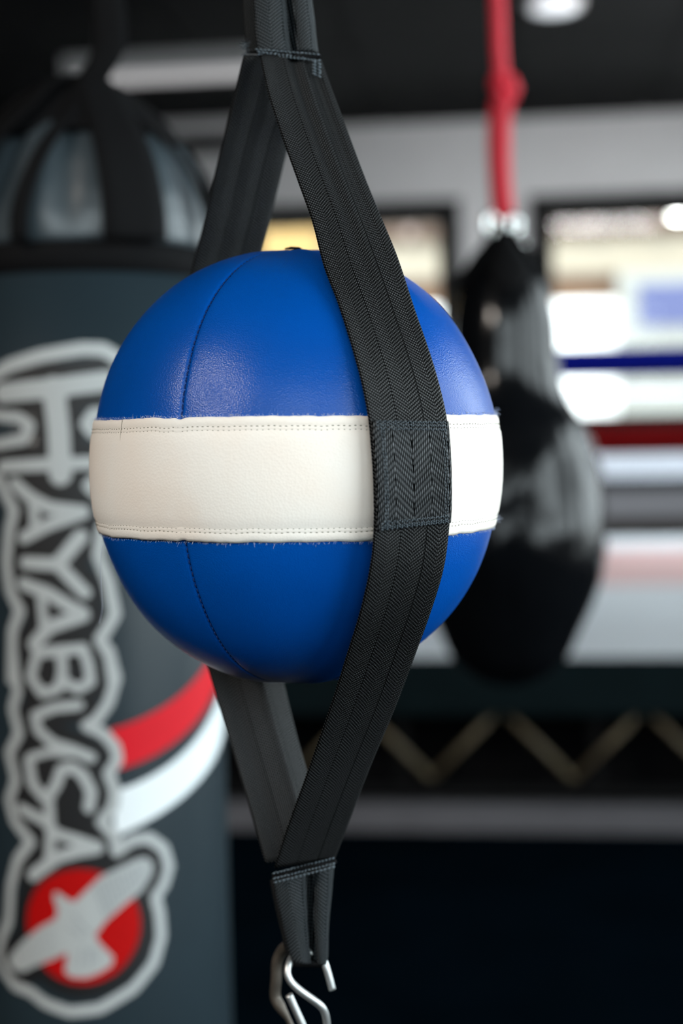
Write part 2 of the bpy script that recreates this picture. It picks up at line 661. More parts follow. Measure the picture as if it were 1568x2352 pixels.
# board under the windows, and the thin dark strip under it
z1_, z2_ = atY(1450, 1084, BACK_Y).z, atY(1450, 1016, BACK_Y).z
struct(Geo().box((LEFT_X, BACK_Y - 0.06, z1_), (RIGHT_X, BACK_Y, z2_)).done('trim_1', M['whitepaint'], smooth=False))
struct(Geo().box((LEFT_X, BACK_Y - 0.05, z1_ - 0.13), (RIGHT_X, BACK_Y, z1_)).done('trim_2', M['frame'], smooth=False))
struct(Geo().box((LEFT_X, BACK_Y - 0.03, 0), (RIGHT_X, BACK_Y, z1_ - 0.13)).done('trim_5', M['lowwall'], smooth=False))
# pale bulkhead on the left part of the back wall with a dark gap line
BY = 11.3
bx0, bx1 = atY(330, 300, BY).x, atY(610, 290, BY).x
bz = atY(450, 306, BY).z
struct(Geo().box((bx0, BY, bz), (bx1, BACK_Y, CEIL)).done('trim_3', M['fixture'], smooth=False))
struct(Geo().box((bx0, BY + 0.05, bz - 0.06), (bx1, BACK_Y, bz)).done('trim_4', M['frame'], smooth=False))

# ------------------------------------------------------------------ lamps of the room
# long dimly glowing strip fixture on the ceiling at the left
fa, fb = atZ(150, 162, CEIL - 0.25), atZ(640, 135, CEIL - 0.25)
Yf = (fa.y + fb.y) / 2
fx0, fx1 = atY(150, 160, Yf).x, atY(660, 140, Yf).x
zb, zt = atY(400, 184, Yf).z, atY(400, 122, Yf).z
t = thing('strip_lamp', 'dim pale grey strip lamp hanging under the black ceiling at upper left', 'lamp', ((fx0 + fx1) / 2, Yf, zt))
Geo().box((fx0, Yf - 0.06, zb + 0.05), (fx1, Yf + 0.06, zt)).done('housing', M['fixture'], t, smooth=False)
Geo().box((fx0 + 0.03, Yf - 0.045, zb), (fx1 - 0.03, Yf + 0.045, zb + 0.05)).done('lamp_cover', M['strip'], t, smooth=False)
for xx in (fx0 + 0.3, fx1 - 0.3):
    Geo().tube([(xx, Yf, zt), (xx, Yf, CEIL)], 0.006, 8).done('suspension_rod', M['frame'], t)

# round downlight at the top edge of the frame
c = atZ(1272, 2, CEIL)
t = thing('round_lamp', 'small round white lamp on the black ceiling right of the red rope', 'lamp', (c.x, c.y, CEIL))
Geo().lathe([(0.02, CEIL - 0.03), (0.15, CEIL - 0.045), (0.165, CEIL - 0.03), (0.17, CEIL)], (c.x, c.y), 32).done('housing', M['fixture'], t)
Geo().lathe([(0.001, CEIL - 0.055), (0.08, CEIL - 0.053), (0.13, CEIL - 0.046), (0.14, CEIL - 0.04)], (c.x, c.y), 32).done('diffuser', M['diffuser'], t)


def ceiling_panel_lamp(cx, cy, sx, sy, power, color, label, aim=None, spread=PI):
    t = thing('panel_lamp', label, 'lamp', (cx, cy, CEIL))
    g = Geo()
    for (a, b) in (((cx - sx / 2 - .04, cy - sy / 2 - .04), (cx + sx / 2 + .04, cy - sy / 2)), ((cx - sx / 2 - .04, cy + sy / 2), (cx + sx / 2 + .04, cy + sy / 2 + .04)),
                   ((cx - sx / 2 - .04, cy - sy / 2), (cx - sx / 2, cy + sy / 2)), ((cx + sx / 2, cy - sy / 2), (cx + sx / 2 + .04, cy + sy / 2))):
        g.box((a[0], a[1], CEIL - 0.06), (b[0], b[1], CEIL + 0.03))
    g.done('lamp_frame', M['fixture'], t, smooth=False)
    Geo().box((cx - sx / 2, cy - sy / 2, CEIL - 0.03), (cx + sx / 2, cy + sy / 2, CEIL + 0.03)).done('diffuser', M['lit'], t, smooth=False)
    lo = lamp('panel_light', 'AREA', (cx, cy, CEIL - 0.04 - (0.12 if aim else 0)), power, color, aim=aim or (cx, cy, 0), size=sx, size_y=sy)
    lo.data.spread = spread


ceiling_panel_lamp(-3.2, -2.3, 0.6, 0.6, 280, (1.0, 0.90, 0.80), 'lit square ceiling panel behind the viewer on the left')
ceiling_panel_lamp(0.9, 7.7, 1.4, 0.4, 58, (0.95, 0.97, 1.0), 'added oblong ceiling panel above the boxing ring, brightening the back wall', aim=(0.9, 11.8, 1.2), spread=2.2)  # added unseen lamp, aimed to brighten the back wall

# ------------------------------------------------------------------ outside
GY = 22.0
g = Geo().box((-30, BACK_Y + 0.3, -0.35), (40, 60, -0.15))
g.box((RIGHT_X + 0.3, -30, -0.35), (40, BACK_Y + 0.3, -0.15))
o = struct(g.done('ground', M['asphalt'], smooth=False))


def xz(px, py, Y=GY):
    p = atY(px, py, Y)
    return p.x, p.z


t = thing('street_building', 'cream and brown building with white ground floor seen through the windows', 'building', (xz(1200, 1000)[0], GY, -0.15))
L_, R_ = -14.0, 16.0
xs = xz(740, 560)[0]


def band(name, m_, x0, x1, ya, yb, dy=0.0, depth=0.4):
    z_a, z_b = xz(1400, ya)[1], xz(1400, yb)[1]
    return Geo().box((x0, GY - dy, min(z_a, z_b)), (x1, GY + depth, max(z_a, z_b))).done(name, m_, t, smooth=False)


Geo().box((L_, GY - 0.02, -0.15), (R_, GY + 6, xz(1400, 690)[1])).done('white_wall', M['x_white'], t, smooth=False)
band('tan_wall', M['x_tan'], xs, R_, 642, 692)
band('ledge', M['x_brown'], xs, R_, 628, 643, 0.12)
band('cream_wall', M['x_cream'], xs, R_, 538, 630)
band('beam', M['x_brown'], xs, R_, 500, 540, 0.15)
band('pink_fascia', M['x_pink'], xs, R_, 420, 503, 0.05)
band('yellow_wall', M['x_yellow'], L_, xs, 420, 692, 0.03)
for i in range(9):
    x0 = xs + 0.4 + i * 0.9
    z_a, z_b = xz(1400, 536)[1], xz(1400, 512)[1]
    Geo().box((x0, GY - 0.35, z_a), (x0 + 0.14, GY - 0.05, z_b)).done('rafter_end', M['x_pink'], t, smooth=False)
# white porch with a blue window
a0, z0 = xz(1418, 965)
a1, z1 = xz(1760, 622)
Geo().box((a0, GY - 0.5, -0.15), (a1, GY - 0.03, z1)).done('porch', M['x_porch'], t, smooth=False)
b0, zb0 = xz(1458, 756)
b1, zb1 = xz(1640, 656)
fr = Geo().box((b0 - .06, GY - 0.53, zb0 - .06), (b1 + .06, GY - 0.5, zb1 + .06)).done('window_frame', M['x_porch'], t, smooth=False)
Geo().box((b0, GY - 0.55, zb0), (b1, GY - 0.52, zb1)).done('window_pane', M['x_blue'], fr, smooth=False)

lp = atY(1556, 478, 18.0)
t = thing('street_lamp', 'glowing round street lamp seen at the top of the right window', 'lamp', (lp.x, lp.y, -0.15))
Geo().tube([(lp.x + 0.5, lp.y, -0.15), (lp.x + 0.5, lp.y, lp.z + 0.1), (lp.x + 0.35, lp.y, lp.z + 0.2), (lp.x, lp.y, lp.z + 0.15)], 0.03, 10).done('pole', M['bar'], t)
m_lamp = mat('globe_glow', (1, 1, 1), 0.5, emit=(1, 0.97, 0.92), estr=30)
Geo().lathe([(0.005, lp.z - 0.13)] + [(0.13 * math.sin(a), lp.z - 0.13 * math.cos(a)) for a in [PI * k / 10 for k in range(1, 10)]] + [(0.02, lp.z + 0.14)], (lp.x, lp.y), 20).done('globe', m_lamp, t)

# ------------------------------------------------------------------ boxing ring
RY0 = atY(1200, 1912, 4.7).y
fl = atZ(1200, 1913, 0.0)
RY0 = fl.y
RZ = atY(1250, 1512, RY0).z
RX0, RX1, RY1 = -1.75, 2.95, RY0 + 5.4
ring = thing('boxing_ring', 'raised boxing ring with grey canvas, dark skirt and lattice base behind the bags', 'boxing ring', ((RX0 + RX1) / 2, (RY0 + RY1) / 2, 0))
Geo().box((RX0 + 0.02, RY0 + 0.02, RZ - 0.16), (RX1 - 0.02, RY1 - 0.02, RZ - 0.012)).done('deck', M['pad'], ring, smooth=False)
Geo().box((RX0, RY0, RZ - 0.012), (RX1, RY1, RZ)).done('canvas', M['canvas'], ring, smooth=False)
# reddish reflection in the glossy canvas, painted as a flat strip
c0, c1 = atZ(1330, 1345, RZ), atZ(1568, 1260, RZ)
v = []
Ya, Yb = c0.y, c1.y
Geo().box((atY(1250, 1300, Ya).x, Ya, RZ), (RX1 - 0.4, Yb, RZ + 0.002)).done('canvas_reflection', M['canvas_reflect'], ring, smooth=False)
za = atY(1250, 1640, RY0).z
Geo().box((RX0 - 0.01, RY0 - 0.012, za), (RX1 + 0.01, RY0, RZ + 0.002)).done('skirt', M['apron'], ring, smooth=False)
Geo().box((RX0 - 0.01, RY1, za), (RX1 + 0.01, RY1 + 0.012, RZ + 0.002)).done('skirt', M['apron'], ring, smooth=False)
Geo().box((RX0 - 0.012, RY0, za), (RX0, RY1, RZ + 0.002)).done('skirt', M['apron'], ring, smooth=False)
zbar = atY(1250, 1852, RY0).z
for (y0, y1) in ((RY0, RY0 + 0.08), (RY1 - 0.08, RY1)):
    Geo().box((RX0, y0, 0), (RX1, y1, zbar)).done('base_beam', M['bar'], ring, smooth=False)
for (x0, x1) in ((RX0, RX0 + 0.08), (RX1 - 0.08, RX1)):
    Geo().box((x0, RY0 + 0.08, 0), (x1, RY1 - 0.08, zbar)).done('base_beam', M['bar'], ring, smooth=False)
# added dark sheet behind the lattice for the shade under the ring
Geo().box((RX0 + 0.1, RY0 + 0.5, 0), (RX1 - 0.1, RY0 + 0.52, RZ - 0.16)).done('under_ring_shade', M['darkwall'], ring, smooth=False)
# lattice of diagonal braces
YB = RY0 + 0.06
pk = atY(1150, 1632, YB)
pk2 = atY(1481, 1632, YB)
vl = atY(1321, 1790, YB)
per = pk2.x - pk.x
k0 = -int((pk.x - RX0) / per)
nb = 0
for k in range(k0, 12):
    xp = pk.x + k * per
    zt_, zv = pk.z, vl.z
    for s in (-1, 1):
        xv = xp + s * per / 2
        if min(xp, xv) < RX0 + 0.05 or max(xp, xv) > RX1 - 0.05:
            continue
        Geo().tube([(xp, YB, zt_ + 0.01), (xv, YB, zv)], 0.012, 10).done('diagonal_brace', M['brace'], ring)
for k in range(8):
    x = RX0 + 0.1 + k * (RX1 - RX0 - 0.2) / 7
    Geo().box((x - 0.02, RY0 + 0.1, zbar), (x + 0.02, RY0 + 0.14, RZ - 0.16)).done('upright', M['pad'], ring, smooth=False)
Geo().box((RX0 + 0.02, RY0 + 0.02, zv - 0.05), (RX1 - 0.02, RY0 + 0.1, zv - 0.02)).done('lower_rail', M['pad'], ring, smooth=False)

zr = [atY(1450, 818, RY0 + 0.25).z, atY(1450, 996, RY0 + 0.25).z, atY(1450, 1198, RY0 + 0.25).z]
mats = [M['rope_blue'], M['rope_red'], M['rope_grey']]
labs = ['blue rope', 'dark red rope', 'grey rope']
ins = 0.25
cor = [(RX0 + ins, RY0 + ins), (RX1 - ins, RY0 + ins), (RX1 - ins, RY1 - ins), (RX0 + ins, RY1 - ins)]
for (x, y) in cor:
    p = Geo().tube([(x, y, RZ), (x, y, RZ + 1.3)], 0.05, 20).done('corner_post', M['pad'], ring)
for z, m_, lb in zip(zr, mats, labs):
    r_ = 0.050 if m_ is not M['rope_grey'] else 0.032
    for k, (a, b) in enumerate(((cor[0], cor[1]), (cor[3], cor[0]))):
        pts = [(a[0] + (b[0] - a[0]) * s / 12, a[1] + (b[1] - a[1]) * s / 12, z - 0.02 * math.sin(PI * s / 12)) for s in range(13)]
        o = Geo().tube(pts, r_, 12).done('rope', m_, ring)
        o['label'] = lb
for z in zr:
    a, b = cor[2], cor[3]
    o = Geo().tube([(a[0], a[1], z), (b[0], b[1], z)], 0.012, 10).done('rope', M['whitepaint'], ring)
    o['label'] = 'thin white rope on the far side'

# ------------------------------------------------------------------ teardrop bag (right)
TD = 2.7
tc = at(1163, 1100, TD)
prof_px = [(0.5, 1581), (50, 1572), (85, 1556), (112, 1536), (140, 1505), (160, 1460), (187, 1400), (213, 1335), (226, 1275), (229, 1215), (226, 1140), (217, 1080), (198, 1021),
           (176, 972), (150, 930), (133, 885), (124, 820), (119, 740), (106, 680), (88, 632), (58, 590), (34, 560), (20, 540)]
prof = []
for r, y in prof_px:
    z = at(1163, y, TD).z
    prof.append((r / F * TD * 0.985, z))
# denser profile
dense = []
for i in range(len(prof) - 1):
    for s in range(4):
        tt = s / 4
        p0, p1 = prof[max(i - 1, 0)], prof[i]
        p2, p3 = prof[i + 1], prof[min(i + 2, len(prof) - 1)]
        q = [0.5 * (2 * p1[k] + (p2[k] - p0[k]) * tt + (2 * p0[k] - 5 * p1[k] + 4 * p2[k] - p3[k]) * tt * tt + (3 * p1[k] - p0[k] - 3 * p2[k] + p3[k]) * tt ** 3) for k in (0, 1)]
        dense.append((max(q[0], 0.001), q[1]))
dense.append(prof[-1])
tb = thing('teardrop_bag', 'glossy black teardrop punching bag hanging on the red rope by the windows', 'punching bag', (tc.x, tc.y, prof[0][1]))


def dent(a, z, i):
    seam = abs(((a * 8 / (2 * PI)) % 1) - 0.5) * 2
    groove = -0.02 * max(0, (seam - 0.93) / 0.07)
    n1 = noise.noise(Vector((math.cos(a) * 1.6, math.sin(a) * 1.6, z * 9))) * 0.025
    n2 = noise.noise(Vector((math.cos(a) * 4 + 9, math.sin(a) * 4, z * 24))) * 0.012
    return 1 + groove + n1 + n2


Geo().lathe(dense, (tc.x, tc.y), 128, dent).done('leather_body', M['blackleather'], tb)
# webbing hood over the neck: four tapering tongues
topz = prof[-1][1]
for k in range(4):
    a = k * PI / 2 + YAW - PI / 2 + 0.05
    ez = at(1163, 672, TD).z
    ps = []
    for (hw, y, push) in ((0.008, 528, 0.004), (0.020, 560, 0.008), (0.034, 590, 0.010), (0.040, 625, 0.009), (0.032, 655, 0.008), (0.010, 682, 0.007)):
        z = at(1163, y, TD).z
        rr = np.interp(-z, [-p[1] for p in prof[::-1]], [p[0] for p in prof[::-1]]) if False else None
        zs = [p[1] for p in prof]
        rr = float(np.interp(z, zs, [p[0] for p in prof])) + push
        cpt = Vector((tc.x + rr * math.cos(a), tc.y + rr * math.sin(a), z))
        sd = Vector((-math.sin(a), math.cos(a), 0))
        ps.append((cpt - sd * hw, cpt + sd * hw))
    Strip([p[0] for p in ps], [p[1] for p in ps], 16, 6, 0.005, prof=lambda u, s: -0.012 * (2 * u - 1) ** 2 * math.sin(PI * s), front=Vector((math.cos(a), math.sin(a), 0))).build('hood_tongue', M['strap'], tb)
Geo().tube([(tc.x, tc.y, topz - 0.02), (tc.x, tc.y, topz + 0.02)], [0.018, 0.010], 12).done('neck_strap', M['strap'], tb)
camdir = (CR @ Vector((0, 0, -1))).normalized()
right = (CR @ Vector((1, 0, 0))).normalized()
for (px, py, sz) in ((1127, 516, 1.0), (1180, 520, 1.0)):
    c = at(px, py, TD - 0.01)
    Geo().torus(c, 0.013, 0.0065, camdir, 28, 10, sx=0.75, sz=1.45).done('hanging_link', M['chrome'], tb)
c = at(1196, 572, TD - 0.02)
Geo().torus(c, 0.011, 0.005, camdir, 24, 8, sx=0.7, sz=1.5).done('hanging_link', M['chrome'], tb)
# crossbar that joins the two links to the neck
Geo().tube([at(1124, 540, TD), at(1163, 534, TD), at(1196, 545, TD)], 0.006, 8).done('crossbar', M['steel_dark'], tb)

# red rope
rr_top = at(1142, -40, TD)
rc = thing('red_rope', 'knotted bright red rope holding the teardrop bag', 'rope', tuple(at(1156, 500, TD)))
pts = [at(x, y, TD) for x, y in ((1155, 200), (1150, 165), (1146, 120), (1144, 60), (1142, 0), (1141, -60))]
pts.append(Vector((pts[-1].x, pts[-1].y, CEIL - 0.005)))
Geo().tube(pts, 0.0148, 14).done('upper_rope', M['redrope'], rc)
# the knot: a wrapped trefoil
kc = at(1156, 200, TD)
kp = []
for k in range(49):
    a = 2 * PI * k / 48
    x = (math.sin(a) + 2 * math.sin(2 * a)) * 0.0058
    z = (math.cos(a) - 2 * math.cos(2 * a)) * 0.0085
    y = -math.sin(3 * a) * 0.008
    kp.append(kc + right * x + Vector((0, 0, z)) + camdir * y)
Geo().tube(kp, 0.0115, 12, cap=False).done('knot', M['redrope'], rc)
Geo().tube([kc + right * 0.008, kc + right * 0.02 + Vector((0, 0, -0.004)), kc + right * 0.017 + Vector((0, 0, -0.024))], [0.012, 0.014, 0.009], 12).done('knot_tail', M['redrope'], rc)
for (off, dy, path) in ((-0.0, 0.014, ((1146, 225), (1138, 270), (1136, 340), (1140, 420), (1146, 495))), (0, -0.004, ((1163, 225), (1156, 270), (1154, 340), (1156, 420), (1163, 495)))):
    pts = [at(x, y, TD + dy) for x, y in path]
    pts = catmull(pts, 14)
    Geo().tube(pts, 0.0145, 12, flat=0.6).done('lower_strand', M['redrope'], rc)
Geo().tube([at(1127, 502, TD), at(1146, 494, TD), at(1165, 492, TD), at(1180, 504, TD)], 0.010, 12).done('end_loop', M['redrope'], rc)

# ------------------------------------------------------------------ heavy bag (left)
HD = 1.69
HR = 0.148
hc = at(212, 1000, HD)
HX, HY = hc.x, hc.y
hb_bottom = 0.42
hb = thing('heavy_bag', 'charcoal cylinder heavy bag with silver lettering and red and white stripes', 'punching bag', (HX, HY, hb_bottom))


def hz(py):
    return at(212, py, HD).z


toward = Vector((-camdir.x, -camdir.y, 0)).normalized()
A0 = math.atan2(toward.y, toward.x)


def cyl(px, py):
    """pixel -> (arc length, height) on the bag; arc measured from the generatrix that faces the camera, to the right"""
    r = ray(px, py)
    o = EYE
    dx, dy = r.x, r.y
    fx, fy = o.x - HX, o.y - HY
    a = dx * dx + dy * dy
    b = 2 * (fx * dx + fy * dy)
    cc = fx * fx + fy * fy - HR * HR
    disc = max(b * b - 4 * a * cc, 0)
    tt = (-b - math.sqrt(disc)) / (2 * a)
    p = o + r * tt
    th = math.atan2(p.y - HY, p.x - HX) - A0
    th = (th + PI) % (2 * PI) - PI
    return (HR * th, p.z)


def onbag(s, z, lift=0.0):
    a = A0 + s / HR
    return ((HR + lift) * math.cos(a) + HX, (HR + lift) * math.sin(a) + HY, z)


body_top = hz(655)
prof = [(0.02, hb_bottom - 0.01), (HR * 0.8, hb_bottom), (HR * 0.97, hb_bottom + 0.012), (HR, hb_bottom + 0.03), (HR, 0.8), (HR, 1.0), (HR, 1.2), (HR, body_top)]
Geo().lathe(prof, (HX, HY), 128).done('body', M['vinyl'], hb)
# dark seam band round the shoulder
Geo().lathe([(HR - 0.002, hz(660)), (HR + 0.003, hz(655)), (HR + 0.003, hz(595)), (HR - 0.002, hz(590))], (HX, HY), 128).done('shoulder_band', M['strap'], hb)
dome = [(HR, hz(595)), (HR * 0.995, hz(540)), (HR * 0.95, hz(480)), (HR * 0.86, hz(410)), (HR * 0.74, hz(352)), (HR * 0.57, hz(298)), (HR * 0.38, hz(240)), (HR * 0.2, hz(205)), (HR * 0.06, hz(190))]
dd = []
for i in range(len(dome) - 1):
    for s in range(3):
        f_ = s / 3
        dd.append((dome[i][0] * (1 - f_) + dome[i + 1][0] * f_, dome[i][1] * (1 - f_) + dome[i + 1][1] * f_))
dd.append(dome[-1])


def fold(a, z, i):
    k = i / len(dd)
    return 1 + 0.06 * min(1, k * 2) * math.sin(a * 11 + 1.3) + 0.035 * k * math.sin(a * 23)


Geo().lathe(dd, (HX, HY), 160, fold).done('gathered_top', M['vinyl_top'], hb)
# radial straps over the gathered top: (angle at the crown, angle at the shoulder, half width)
for a_up, a_dn, wd in ((0.45, 0.50, 0.036), (-0.85, -1.0, 0.07), (0.10, -0.28, 0.010), (0.75, 1.22, 0.009), (2.0, 1.9, 0.030), (3.0, 2.9, 0.030), (-1.9, -1.9, 0.030)):  # wide left strap also stands in for shade on the left side
    Ls, Rs = [], []
    for (r, z) in [dome[0], dome[1], dome[2], dome[3], dome[4], dome[5], dome[6], dome[7]]:
        a = A0 + a_dn + (a_up - a_dn) * (1 - r / HR) / 0.45 if r > HR * 0.55 else A0 + a_up
        cp = Vector((HX + (r * 1.06 + 0.006) * math.cos(a), HY + (r * 1.06 + 0.006) * math.sin(a), z))
        sd = Vector((-math.sin(a), math.cos(a), 0))
        h_ = wd * (0.45 + 0.55 * r / HR)
        Ls.append(cp - sd * h_)
        Rs.append(cp + sd * h_)
    a = A0 + a_dn
    Strip(Ls, Rs, 24, 4, 0.004, front=Vector((math.cos(a), math.sin(a), 0.5))).build('radial_strap', M['strap'], hb)
Geo().lathe([(HR * 0.80, hz(352)), (HR * 0.68, hz(310)), (HR * 0.52, hz(262)), (HR * 0.34, hz(222)), (HR * 0.16, hz(192))], (HX, HY), 64,
            lambda a, z, i: 1 + 0.05 * math.sin(a * 5 + 0.6)).done('crown_hood', M['strap'], hb)
# hanging straps up to the ceiling and the small steel rings
hp = at(232, 190, HD)
p0 = at(262, 215, HD)
p1 = at(252, 100, HD)
p2 = at(245, 0, HD)
lead = [Vector((HX, HY, dome[-1][1] - 0.02)), p0, p1, p2, Vector((p2.x, p2.y, CEIL - 0.005))]
Ls = [q - right * 0.019 for q in lead]
Rs = [q + right * 0.019 for q in lead]
Strip(Ls, Rs, 24, 4, 0.006).build('hanging_strap', M['strap'], hb)
for (px, py) in ((211, 232), (230, 292)):
    c = at(px, py, HD - 0.07)
    Geo().torus(c, 0.010, 0.0045, camdir, 24, 8, sx=0.8, sz=1.3).done('steel_ring', M['steel'], hb)
    q = Vector(c)
    Geo().tube([q + Vector((0, 0, -0.01)), Vector((HX, HY, q.z - 0.02))], 0.004, 8).done('ring_tab', M['strap'], hb)

# ---- printed graphics, cut out of thin film that follows the cylinder
CELL = 0.0028
PX = (HD - HR) / F                       # metres per pixel at the front of the bag


def seg_dist(X, Z, poly, closed=False):
    P = [cyl(*p) for p in poly] if poly and not isinstance(poly[0], Vector) else poly
    d = np.full(X.shape, 1e9)
    n = len(P)
    for i in range(n if closed else n - 1):
        ax, az = P[i]
        bx, bz = P[(i + 1) % n]
        vx, vz = bx - ax, bz - az
        L2 = vx * vx + vz * vz + 1e-12
        tt = np.clip(((X - ax) * vx + (Z - az) * vz) / L2, 0, 1)
        d = np.minimum(d, np.hypot(X - ax - tt * vx, Z - az - tt * vz))
    return d


def inside(X, Z, P):
    r = np.zeros(X.shape, bool)
    n = len(P)
    for i in range(n):
        ax, az = P[i]
        bx, bz = P[(i + 1) % n]
        if abs(bz - az) < 1e-12:
            continue
        c_ = ((az > Z) != (bz > Z)) & (X < (bx - ax) * (Z - az) / (bz - az) + ax)
        r ^= c_
    return r


def grid(bounds, cell=CELL):
    s0, s1, z0, z1 = bounds
    xs_ = np.arange(s0, s1 + cell, cell)
    zs_ = np.arange(z0, z1 + cell, cell)
    return np.meshgrid(xs_, zs_, indexing='ij')


def film(name, X, Z, D, lift, material, parent, kind=None):
    """mesh of the region D < 0 with its outline interpolated, wrapped on the bag"""
    V, Fc, key = [], [], {}
    nx_, nz_ = X.shape

    def vid(k, s, z):
        i = key.get(k)
        if i is None:
            i = key[k] = len(V)
            V.append(onbag(s, z, lift))
        return i
    for i in range(nx_ - 1):
        for j in range(nz_ - 1):
            q = [(i, j), (i + 1, j), (i + 1, j + 1), (i, j + 1)]
            ds = [D[a] for a in q]
            if min(ds) >= 0:
                continue
            poly = []
            for k in range(4):
                a, b = q[k], q[(k + 1) % 4]
                da, db = ds[k], ds[(k + 1) % 4]
                if da < 0:
                    poly.append(vid(a, X[a], Z[a]))
                if (da < 0) != (db < 0):
                    f_ = da / (da - db)
                    kk = (a, b) if a < b else (b, a)
                    poly.append(vid(kk, X[a] + (X[b] - X[a]) * f_, Z[a] + (Z[b] - Z[a]) * f_))
            if len(poly) >= 3:
                Fc.append(tuple(poly))
    if not Fc:
        return None
    return mk(name, V, Fc, material, parent, kind=kind)


def c5(pts):   # crop coordinates of my first measurements -> photograph pixels
    return [(x / 2.613, 760 + y / 2.613) for x, y in pts]


def c6(pts):
    return [(x / 2.613, 1500 + y / 2.613) for x, y in pts]


LET = {
    'H': [(c5([(20, 375), (300, 345), (640, 300)]), 25), (c5([(20, 815), (300, 800), (620, 788)]), 17), (c5([(325, 340), (355, 600), (365, 860)]), 28)],
    'A1': [(c5([(95, 915), (190, 1000), (300, 1060), (500, 1085)]), 17), (c5([(150, 1240), (300, 1160), (500, 1090)]), 17), (c5([(200, 1000), (220, 1200)]), 14)],
    'Y': [(c5([(160, 1390), (350, 1400)]), 17), (c5([(350, 1400), (485, 1235)]), 19), (c5([(350, 1400), (510, 1570)]), 17)],
    'A2': [(c5([(145, 1515), (290, 1570), (400, 1640), (500, 1695)]), 17), (c5([(210, 1880), (300, 1775), (500, 1705)]), 18), (c5([(250, 1560), (270, 1790)]), 13)],
    'B': [(c5([(230, 1930), (380, 1915), (500, 1905)]), 15), (c5([(230, 1930), (195, 2060)]) + c6([(190, 140), (260, 240), (350, 215), (380, 120), (370, 0)]), 14),
          (c6([(375, 160), (470, 215), (545, 170), (530, 60), (500, -20)]), 14)],
    'U': [(c6([(475, 310), (330, 325), (215, 375), (235, 460), (330, 545)]), 14), (c6([(330, 545), (430, 575), (545, 625)]), 15)],
    'S': [(c6([(180, 625), (300, 590), (420, 600)]), 12), (c6([(180, 640), (200, 780), (285, 880), (345, 780), (370, 700), (430, 680), (500, 730), (550, 830), (535, 925)]), 15)],
    'A3': [(c6([(135, 930), (270, 1000), (340, 1080), (470, 1120), (585, 1160)]), 15), (c6([(205, 1330), (350, 1220), (470, 1185), (585, 1165)]), 17), (c6([(300, 900), (310, 1060), (300, 1240)]), 14)],
}
s_l, s_r = -HR * 1.15, HR * 0.95
zt_, zb_ = cyl(130, 770)[1], cyl(130, 2352)[1] - 0.02
X, Z = grid((s_l, cyl(420, 1200)[0], zb_, zt_), 0.0032)
# black ground
D = np.full(X.shape, 1e9)
for k, strokes in LET.items():
    for poly, hw in strokes:
        D = np.minimum(D, seg_dist(X, Z, poly) - (hw + 30) * PX)
disc_c = cyl(187, 2128)
D = np.minimum(D, np.hypot(X - disc_c[0], Z - disc_c[1]) - 172 * PX)
BIRD = c6([(325, 1440), (350, 1430), (400, 1470), (450, 1490), (510, 1430), (600, 1340), (700, 1290), (800, 1240), (870, 1222), (912, 1260), (908, 1320), (850, 1420), (740, 1510),
           (640, 1600), (572, 1690), (600, 1740), (680, 1820), (670, 1870), (590, 1920), (520, 1945), (430, 1940), (392, 1910), (402, 1850), (412, 1790), (330, 1830), (230, 1870),
           (150, 1910), (90, 1900), (60, 1840), (80, 1800), (150, 1720), (250, 1640), (340, 1590), (352, 1540), (335, 1490)])
BP = [cyl(*p) for p in BIRD]
bd = seg_dist(X, Z, [Vector((a, b)) for a, b in BP], True) if False else None


def poly_sdf(X, Z, P):
    d = np.full(X.shape, 1e9)
    n = len(P)
    for i in range(n):
        ax, az = P[i]
        bx, bz = P[(i + 1) % n]
        vx, vz = bx - ax, bz - az
        tt = np.clip(((X - ax) * vx + (Z - az) * vz) / (vx * vx + vz * vz + 1e-12), 0, 1)
        d = np.minimum(d, np.hypot(X - ax - tt * vx, Z - az - tt * vz))
    return np.where(inside(X, Z, P), -d, d)


D = np.minimum(D, poly_sdf(X, Z, BP) - 30 * PX)
film('print_ground', X, Z, D, 0.0009, M['pblack'], hb)
# silver outline
OUT = [
    (c5([(-160, 330), (-60, 290), (60, 210), (250, 150), (500, 108), (620, 112), (700, 160), (760, 260), (770, 500)]), 17),
    (c5([(-160, 470), (0, 510), (120, 520), (185, 570), (150, 650), (0, 680), (-160, 700)]), 14),
    (c5([(720, 500), (560, 500), (520, 560), (560, 610), (720, 610)]), 16),
    (c5([(-120, 870), (0, 890), (40, 980), (90, 1080), (60, 1200), (45, 1400), (65, 1560), (125, 1680), (80, 1800), (75, 2091)]), 15),
    (c6([(80, -20), (110, 230), (80, 330), (120, 480), (60, 600), (100, 760), (60, 880), (90, 1000), (190, 1130), (110, 1240), (70, 1400), (60, 1600), (20, 1700), (0, 1800),
         (30, 1900), (90, 1990), (190, 2030), (280, 2100), (420, 2150), (600, 2130), (800, 2010), (920, 1860), (965, 1700), (955, 1560), (930, 1460), (980, 1390), (1012, 1280),
         (980, 1170), (890, 1105), (790, 1120), (700, 1190)]), 14),
    (c5([(700, 790), (560, 900), (530, 930), (620, 1010), (660, 1100)]), 14),
    (c5([(650, 1100), (610, 1200), (590, 1350), (650, 1500), (690, 1700), (640, 1790), (600, 1850), (660, 1950), (680, 2091)]), 15),
    (c6([(650, -20), (695, 150), (650, 300), (580, 400), (520, 435), (620, 480), (690, 560), (705, 640), (650, 720), (690, 820), (680, 920), (610, 1010), (690, 1100), (700, 1190)]), 14),
]
D = np.full(X.shape, 1e9)
for poly, hw in OUT:
    D = np.minimum(D, seg_dist(X, Z, poly) - (hw - 1) * PX)
film('print_outline', X, Z, D, 0.0016, M['pgrey'], hb)
